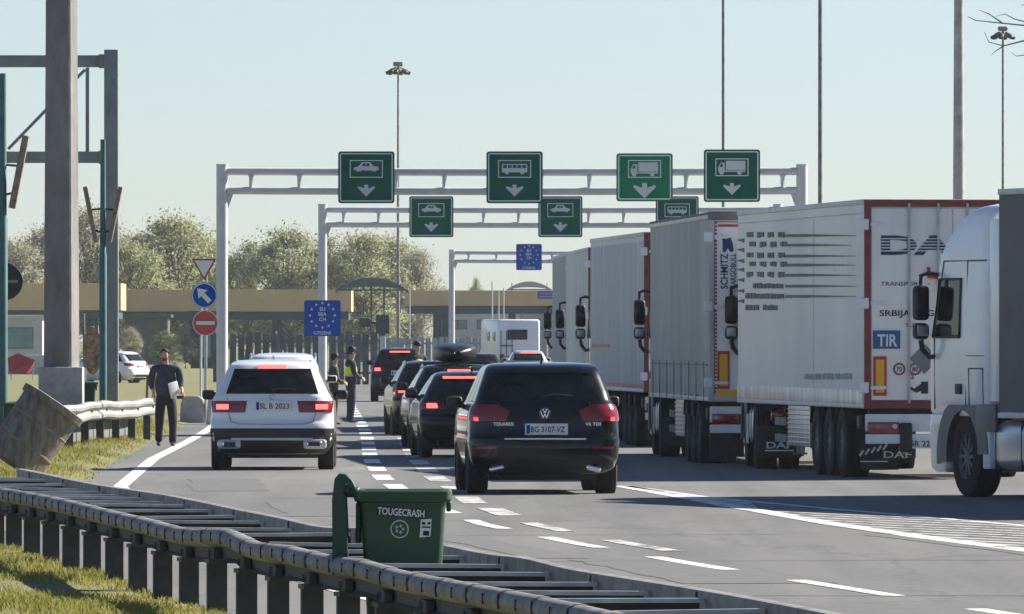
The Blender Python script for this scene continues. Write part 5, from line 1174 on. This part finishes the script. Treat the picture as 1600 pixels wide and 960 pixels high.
# ------------------------------------------------------------------ left guardrail, concrete drum, barrier block
lg = thing('guardrail', 'short pale guardrail between the tilted drum and the walking man', 'guardrail', (0, 0, 0))
LG = [(-8.05, 168), (-7.78, 178), (-7.45, 190), (-7.02, 201.5)]
def lgf(t, n, z):
    Y = 168+t; x = float(np.interp(Y, [b for a, b in LG], [a for a, b in LG])); return Vector((x+n, Y, z+.02*math.sin(t*.42)+.008*math.sin(t*1.3)-.035*(t/33)))
m = MB(); sweep(m, [(.0, .86), (.05, .85), (.09, .80), (.085, .75), (.03, .71), (.0, .69), (.03, .66), (.09, .61), (.085, .56), (.03, .525), (0, .52)], 0, 33.5, .5, lgf, 0, -.006); m.build('rail', M('rail_weathered', (.27, .27, .26), .6, .3, var=.35, scale=3, detail=6), lg, 40)
for k in range(9):
    q = lgf(.6+4*k, -.10, 0); m = MB(); m.box((q.x, q.y, .34), (.14, .10, .8)); m.build('post', post_steel, lg, 0)
    q = lgf(.6+4*k, -.02, .69); m = MB(); m.box(q, (.12, .1, .2)); m.build('spacer', post_steel, lg, 0)
m = MB(); m.box((0, 0, .35), (.25, 15, .34), bev=.02); o = m.build('kerb_beam', M('kerb_dark', (.13, .135, .13), .9, var=.3, scale=3), loc=(-7.78, 190, -.05), rot=(0, 0, R(-2))); tag(o, 'dark low concrete beam behind the short pale guardrail', 'kerb')
# tilted concrete drum
P = sp(52, 745, 112); g = thing('tilted_drum', 'brown weathered drum leaning over at the left edge', 'drum', (P.x, P.y, .02))
m = MB(); n = 26; r = .43; prof = [(0, 0), (0, r-.02), (.02, r), (.96, r+.015), (.965, r+.05), (1.06, r+.055), (1.07, r+.03), (1.07, r-.03), (.5, r-.06), (.5, 0)]
m.lathe(prof, 40, 'z'); rot = Matrix.Rotation(R(34), 4, 'Y') @ Matrix.Rotation(R(-5), 4, 'X'); m.v = [tuple(rot @ Vector(v)) for v in m.v]; zmin = min(v[2] for v in m.v); m.v = [(x-.30, y, z-zmin-.02) for x, y, z in m.v]
m.build('shell', M('drum_brown', (.19, .165, .135), .85, var=.45, scale=5, bump=.5, detail=9, dirt=(.07, .062, .052), stretch=(2.2, 2.2, .4)), g, 40)
m = MB()
for zz in (.30, .66):
    m.lathe([(zz, r+.003), (zz+.01, r+.014), (zz+.03, r+.014), (zz+.04, r+.006)], 40, 'z')
m.v = [tuple(rot @ Vector(v)) for v in m.v]; m.v = [(x-.30, y, z-zmin-.02) for x, y, z in m.v]; m.build('hoop', M('drum_hoop', (.21, .17, .13), .8, var=.4, scale=6), g, 40)
P = sp(300, 660, 66); g = thing('concrete_barrier', 'short concrete barrier block behind the walking man, by the sign post', 'barrier', (P.x, P.y, 0)); m = MB()
m.prism([(-.30, 0), (.30, 0), (.28, .42), (.24, .56), (.15, .63), (-.15, .63), (-.24, .56), (-.28, .42)], 2.2, rotm('Z', -12)); m.build('block', concrete, g, 30)
P = sp(328, 655, 68); m = MB(); m.prism([(-.10, 0), (.08, 0), (.06, .62), (-.06, .66)], .9, rotm('Z', -8)); o = m.build('stone_block', M('stone_pale', (.42, .41, .38), .9, var=.2, scale=5), loc=(P.x-.05, P.y+2, 0)); tag(o, 'pale upright stone block at the foot of the sign post', 'block')
for px_, lab in ((229, 'left one of two thin rusty stakes in the grass behind the short guardrail'), (239, 'right one of two thin rusty stakes in the grass behind the short guardrail')):
    q = sp(px_, 642, 57); m = MB(); m.tube([(0, 0, 0), (.03, 0, .95)], [.04, .035], 8); m.lathe([(.95, 0), (.95, .05), (.98, .05), (.985, 0)], 8, 'z', (.03, 0, 0)); o = m.build('stake', M('stake_rust', (.10, .045, .03), .85, var=.4, scale=6), loc=(q.x, q.y, 0)); tag(o, lab, 'stake')
# thin far lamp posts
for i, (x, yt, s, lab) in enumerate(((640, 452, 24, 'pale lamp post left of the right tan canopy, under the mast'), (769, 440, 24, 'thin far pole left of the pale arched roof'), (779, 455, 23, 'thin pale pole in front of the right canopy'), (787, 450, 22, 'thin far pole under the edge of the pale arched roof'))):
    mast('thin_pole', lab, x, s, CAMH-(yt-HZ)/s, .06, .045, mat=greypaint, cat='pole')
P = sp(587, 504, 40); g = thing('camera_box', 'dark camera box on a pale pillar by the slatted fence', 'camera', (P.x, P.y, 0))
m = MB(); m.box((.28, 0, 1.0), (.22, .22, 2.2), bev=.02); m.build('pillar', greypaint, g); m = MB(); m.box((.28, 0, 2.55), (.55, .5, .75), bev=.05); m.box((-.42, 0, 2.62), (.45, .4, .36), bev=.05); m.tube([(-.2, 0, 2.6), (.1, 0, 2.6)], .04, 6); m.build('housing', M('dark_box', (.06, .075, .08), .6, var=.2), g)
# ------------------------------------------------------------------ people
def skinned(chains, sub=2):
    """chains: list of [(pos, (rx, ry)), ...]; the first point of later chains may repeat an earlier one to join there."""
    V = []; E = []; Rd = []; idx = {}
    for ch in chains:
        pv = None
        for p, r in ch:
            k = tuple(round(c, 4) for c in p)
            if k not in idx: idx[k] = len(V); V.append(p); Rd.append(r if hasattr(r, '__len__') else (r, r))
            if pv is not None: E.append((pv, idx[k]))
            pv = idx[k]
    me = bpy.data.meshes.new('sk'); me.from_pydata(V, E, []); ob = bpy.data.objects.new('sk', me); COL.objects.link(ob)
    sk = ob.modifiers.new('Skin', 'SKIN'); sk.use_smooth_shade = True
    for i, d in enumerate(me.skin_vertices[0].data): d.radius = Rd[i]; d.use_root = (i == 0)
    s = ob.modifiers.new('Sub', 'SUBSURF'); s.levels = sub; s.render_levels = sub
    dg = bpy.context.evaluated_depsgraph_get(); dg.update(); m2 = bpy.data.meshes.new_from_object(ob.evaluated_get(dg))
    mb = MB(); mb.add([v.co.copy() for v in m2.vertices], [tuple(p.vertices) for p in m2.polygons]); bpy.data.objects.remove(ob); bpy.data.meshes.remove(m2); return mb
def person(label, pos, rz, sc, J, cloth, tro, hairc, hat=False, vest=None, shoe=ink, beard=False, rolled=True):
    g = thing('person', label, 'person', pos, rz, None); g.scale = (sc, sc, sc); V3 = Vector
    hip, chest, neck, head = V3(J['hip']), V3(J['chest']), V3(J['neck']), V3(J['head'])
    # bare body: head, neck and arms
    mb = skinned([[(tuple(chest-V3((0, 0, .12))), (.11, .085)), (tuple(chest+V3((0, .0, .08))), (.10, .075)), (tuple(neck-V3((0, 0, .02))), (.052, .055)), (tuple(neck+V3((0, -.01, .05))), (.05, .055)), (tuple(head-V3((0, .005, .045))), (.066, .078)), (tuple(head+V3((0, .01, .04))), (.076, .092)), (tuple(head+V3((0, .012, .095))), (.055, .07))]]+
                 [[(tuple(chest+V3((0, 0, .08))), (.10, .075)), (J[k+'s'], .052), (J[k+'e'], .04), (J[k+'w'], (.027, .027)), (tuple(V3(J[k+'w'])+(V3(J[k+'w'])-V3(J[k+'e'])).normalized()*.07), (.04, .022))] for k in 'lr'])
    for k in 'lr':                         # fingers
        w = V3(J[k+'w']); d = (w-V3(J[k+'e'])).normalized(); sd = d.cross(V3((0, 1, 0)));
        if sd.length < .1: sd = V3((1, 0, 0))
        sd.normalize(); cu = sd.cross(d).normalized()
        for q, (o_, ln) in enumerate(((-.028, .062), (-.009, .075), (.010, .070), (.027, .055))):
            a = w+d*.085+sd*o_; mb.tube([a-d*.02, a+d*ln*.5, a+d*ln*.8+cu*.014, a+d*ln*.95+cu*.036], [.0095, .009, .008, .006], 6)
        a = w+d*.035-sd*.03; mb.tube([a, a-sd*.025+d*.025, a-sd*.03+d*.06+cu*.01], [.011, .010, .007], 6)
    h = head                               # nose, ears, brow
    mb.tube([h+V3((0, -.078, .02)), h+V3((0, -.098, -.012)), h+V3((0, -.075, -.026))], [.008, .015, .008], 6)
    for sx in (-1, 1): mb.box(h+V3((sx*.078, .0, 0)), (.016, .04, .06), bev=.007)
    mb.build('body', skin, g, 60)
    m = MB()
    for sx in (-1, 1): m.lathe([(-.003, 0), (-.002, .006), (.0, .008)], 8, 'y', h+V3((sx*.031, -.080, .018))); m.box(h+V3((sx*.032, -.081, .036)), (.026, .004, .004))
    m.box(h+V3((0, -.084, -.045)), (.04, .006, .006)); m.build('face_detail', M('face_dark', (.20, .11, .08), .6), g)
    # hair or hat
    hm_ = M('hair_dark', (.018, .014, .012), .8, var=.3, scale=20); m = MB()
    def cap(u, v, top=1.0):
        a = 2*math.pi*u; fr = max(0, -math.sin(a)); t = math.pi*.52*v*(1-.40*fr); lo = 0
        return h+V3((.086*math.cos(a)*math.sin(t+.01), .018+.103*math.sin(a)*math.sin(t+.01), .035+(.108-(lo*v))*math.cos(t)-(.05*v*v if math.sin(a) > -.2 else 0)))
    m.grid(cap, 21, 8); m.build('hair', hm_, g, 60)
    if beard:
        m = MB(); m.grid(lambda u, v: h+V3((.062*math.sin((u-.5)*2.6)*(1-.25*v), -.004-.080*math.cos((u-.5)*2.4)*(1-.12*v), -.052-.055*v+.03*abs(u-.5))), 11, 5); m.build('beard', M('beard_brown', (.07, .045, .035), .85, var=.3, scale=20), g, 60)
    if hat:
        m = MB(); m.lathe([(.035, .0), (.035, .088), (.09, .098), (.13, .092), (.155, .06), (.165, 0)], 20, 'z', h+V3((0, .01, 0))); m.prism([(-.07, 0), (.07, 0), (.05, .02), (-.05, .02)], .085, T(h.x, h.y-.16, h.z+.045)); m.build('cap', M('cap_black', (.012, .012, .016), .7), g, 50)
    # jacket and sleeves
    sl_ = .62 if rolled else .97
    tors = [(tuple(hip+V3((0, 0, -.13))), (.195, .145)), (tuple(hip.lerp(chest, .35)), (.215, .15)), (tuple(hip.lerp(chest, .7)), (.222, .148)), (tuple(chest), (.215, .135)), (tuple(chest+V3((0, .0, .09))), (.13, .095)), (tuple(neck-V3((0, -.005, .005))), (.066, .066))]
    arms = [[(tuple(chest+V3((0, .0, .09))), (.13, .095)), (J[k+'s'], (.088, .085)), (tuple(V3(J[k+'s']).lerp(V3(J[k+'e']), .5)), .077), (tuple(V3(J[k+'e'])), .066), (tuple(V3(J[k+'e']).lerp(V3(J[k+'w']), sl_*.6)), .047), (tuple(V3(J[k+'e']).lerp(V3(J[k+'w']), sl_)), .044)] for k in 'lr']
    mb = skinned([tors]+arms); mb.build('jacket', cloth, g, 60)
    mb = skinned([[(tuple(hip+V3((0, 0, .06))), (.15, .11)), (tuple(hip+V3((0, 0, -.05))), (.16, .12)), (J['lh'], (.112, .115)), (J['lk'], (.088, .09)), (tuple(V3(J['lk']).lerp(V3(J['la']), .6)), .072), (tuple(V3(J['la'])-V3((0, -.01, .05))), (.07, .078))], [(tuple(hip+V3((0, 0, -.05))), (.16, .12)), (J['rh'], (.112, .115)), (J['rk'], (.088, .09)), (tuple(V3(J['rk']).lerp(V3(J['ra']), .6)), .072), (tuple(V3(J['ra'])-V3((0, -.01, .05))), (.07, .078))]]); mb.build('trousers', tro, g, 60)
    for k in 'lr':
        a = V3(J[k+'a']); m = skinned([[(tuple(a+V3((0, .05, -.035))), (.042, .042)), (tuple(a+V3((0, -.03, -.045))), (.046, .038)), (tuple(a+V3((0, -.13, -.062))), (.046, .026)), (tuple(a+V3((0, -.18, -.066))), (.034, .02))]]); zm = min(v[2] for v in m.v); m.v = [(x, y, z-zm+.002 if J['flat'] else z) for x, y, z in m.v]; m.build('shoe', shoe, g, 60)
    if vest:
        v1, v2 = vest
        tv = [(tuple(hip+V3((0, 0, .09))), (.222, .16)), (tuple(hip.lerp(chest, .7)), (.235, .162)), (tuple(chest), (.23, .15)), (tuple(chest+V3((0, .0, .10))), (.135, .105)), (tuple(chest+V3((0, .0, .13))), (.10, .08))]
        vm = skinned([tv]).build('vest', v1, g, 60)
        zc = lerp(hip.z, chest.z, .45); c = hip.lerp(chest, .45); m = MB()
        for dz in (.02,): m.lathe([(dz, .99), (dz+.03, .99)], 24, 'z'); 
        m.v = [(x*.230+c.x, y*.163+c.y, z+zc-.05) for x, y, z in m.v]; m.build('vest_band', v2, vm, 60)
    return g
navy = M('jacket_navy', (.026, .038, .062), .85, var=.35, scale=9, bump=.3, bscale=14); black_cl = M('trousers_black', (.012, .012, .015), .9, var=.3, scale=9)
Jw = dict(hip=(0, 0, .96), chest=(.0, -.01, 1.33), neck=(0, -.03, 1.50), head=(-.02, -.06, 1.655), ls=(.225, -.01, 1.42), le=(.275, .02, 1.15), lw=(.29, -.17, 1.0), rs=(-.225, -.01, 1.42), re=(-.275, .05, 1.16), rw=(-.22, .0, .95),
          lh=(.10, 0, .86), lk=(.125, -.16, .49), la=(.12, -.20, .09), rh=(-.10, 0, .86), rk=(-.11, .04, .47), ra=(-.12, .24, .12), flat=True)
q = gp(259, 700); Pm = (q.x, q.y, .03)
man = person('man in dark jacket and black trousers walking along the left road edge with papers', Pm, R(4), 1.0, Jw, navy, black_cl, None, beard=True)
m = MB(); m.box((0, 0, 0), (.20, .012, .29), rot=rotm('Z', 35) @ rotm('Y', -14), bev=.003); m.box((.004, .02, -.005), (.19, .012, .27), rot=rotm('Z', 35) @ rotm('Y', -10), bev=.003); o = m.build('paper_sheaf', whitetrim, loc=(Pm[0]+.155, Pm[1]-.17, 1.06)); tag(o, 'white sheaf of papers held by the walking man', 'papers')
m = MB(); m.box((0, 0, 0), (.13, .05, .06), bev=.01); o = m.build('phone', ink, loc=(Pm[0]+.27, Pm[1]-.24, .925)); tag(o, 'small dark phone in the walking man\'s hand', 'phone')
vy = M('vest_yellow', (.86, .84, .05), .7, var=.1); vs_ = M('vest_silver', (.55, .55, .52), .4, var=.1); vo_ = M('vest_orange', (.85, .30, .06), .6, var=.1)
uni = M('uniform_navy', (.018, .022, .035), .85, var=.3, scale=9); camo = M('jacket_green', (.045, .065, .035), .9, var=.6, scale=8)
Jo = dict(hip=(0, 0, .97), chest=(.0, .0, 1.33), neck=(0, -.02, 1.50), head=(0, -.035, 1.65), ls=(.205, .0, 1.42), le=(.27, -.03, 1.15), lw=(.12, -.24, 1.08), rs=(-.205, .0, 1.42), re=(-.27, -.03, 1.15), rw=(-.12, -.24, 1.06),
          lh=(.10, 0, .86), lk=(.14, -.02, .48), la=(.15, .0, .09), rh=(-.10, 0, .86), rk=(-.12, -.01, .48), ra=(-.13, .02, .09), flat=True)
q = gp(548, 661); person('officer in navy uniform, cap and yellow vest standing in the left lane', (q.x, q.y, 0), R(104), 1.0, Jo, uni, uni, None, True, (vy, vs_), rolled=False)
Pq = q; q = gp(521, 664); person('figure in dark green jacket half hidden behind the white SUV', (q.x, q.y+.6, 0), R(100), .92, Jo, camo, M('trousers_green', (.03, .035, .03), .9, var=.3), None, True, rolled=False)
person('officer with yellow vest and black cap seen above the roofs of the dark cars', ((651-800)/60., F/60., 0), R(30), 1.07, Jo, uni, uni, None, True, (vy, vs_), rolled=False)
bpy.context.view_layer.update()
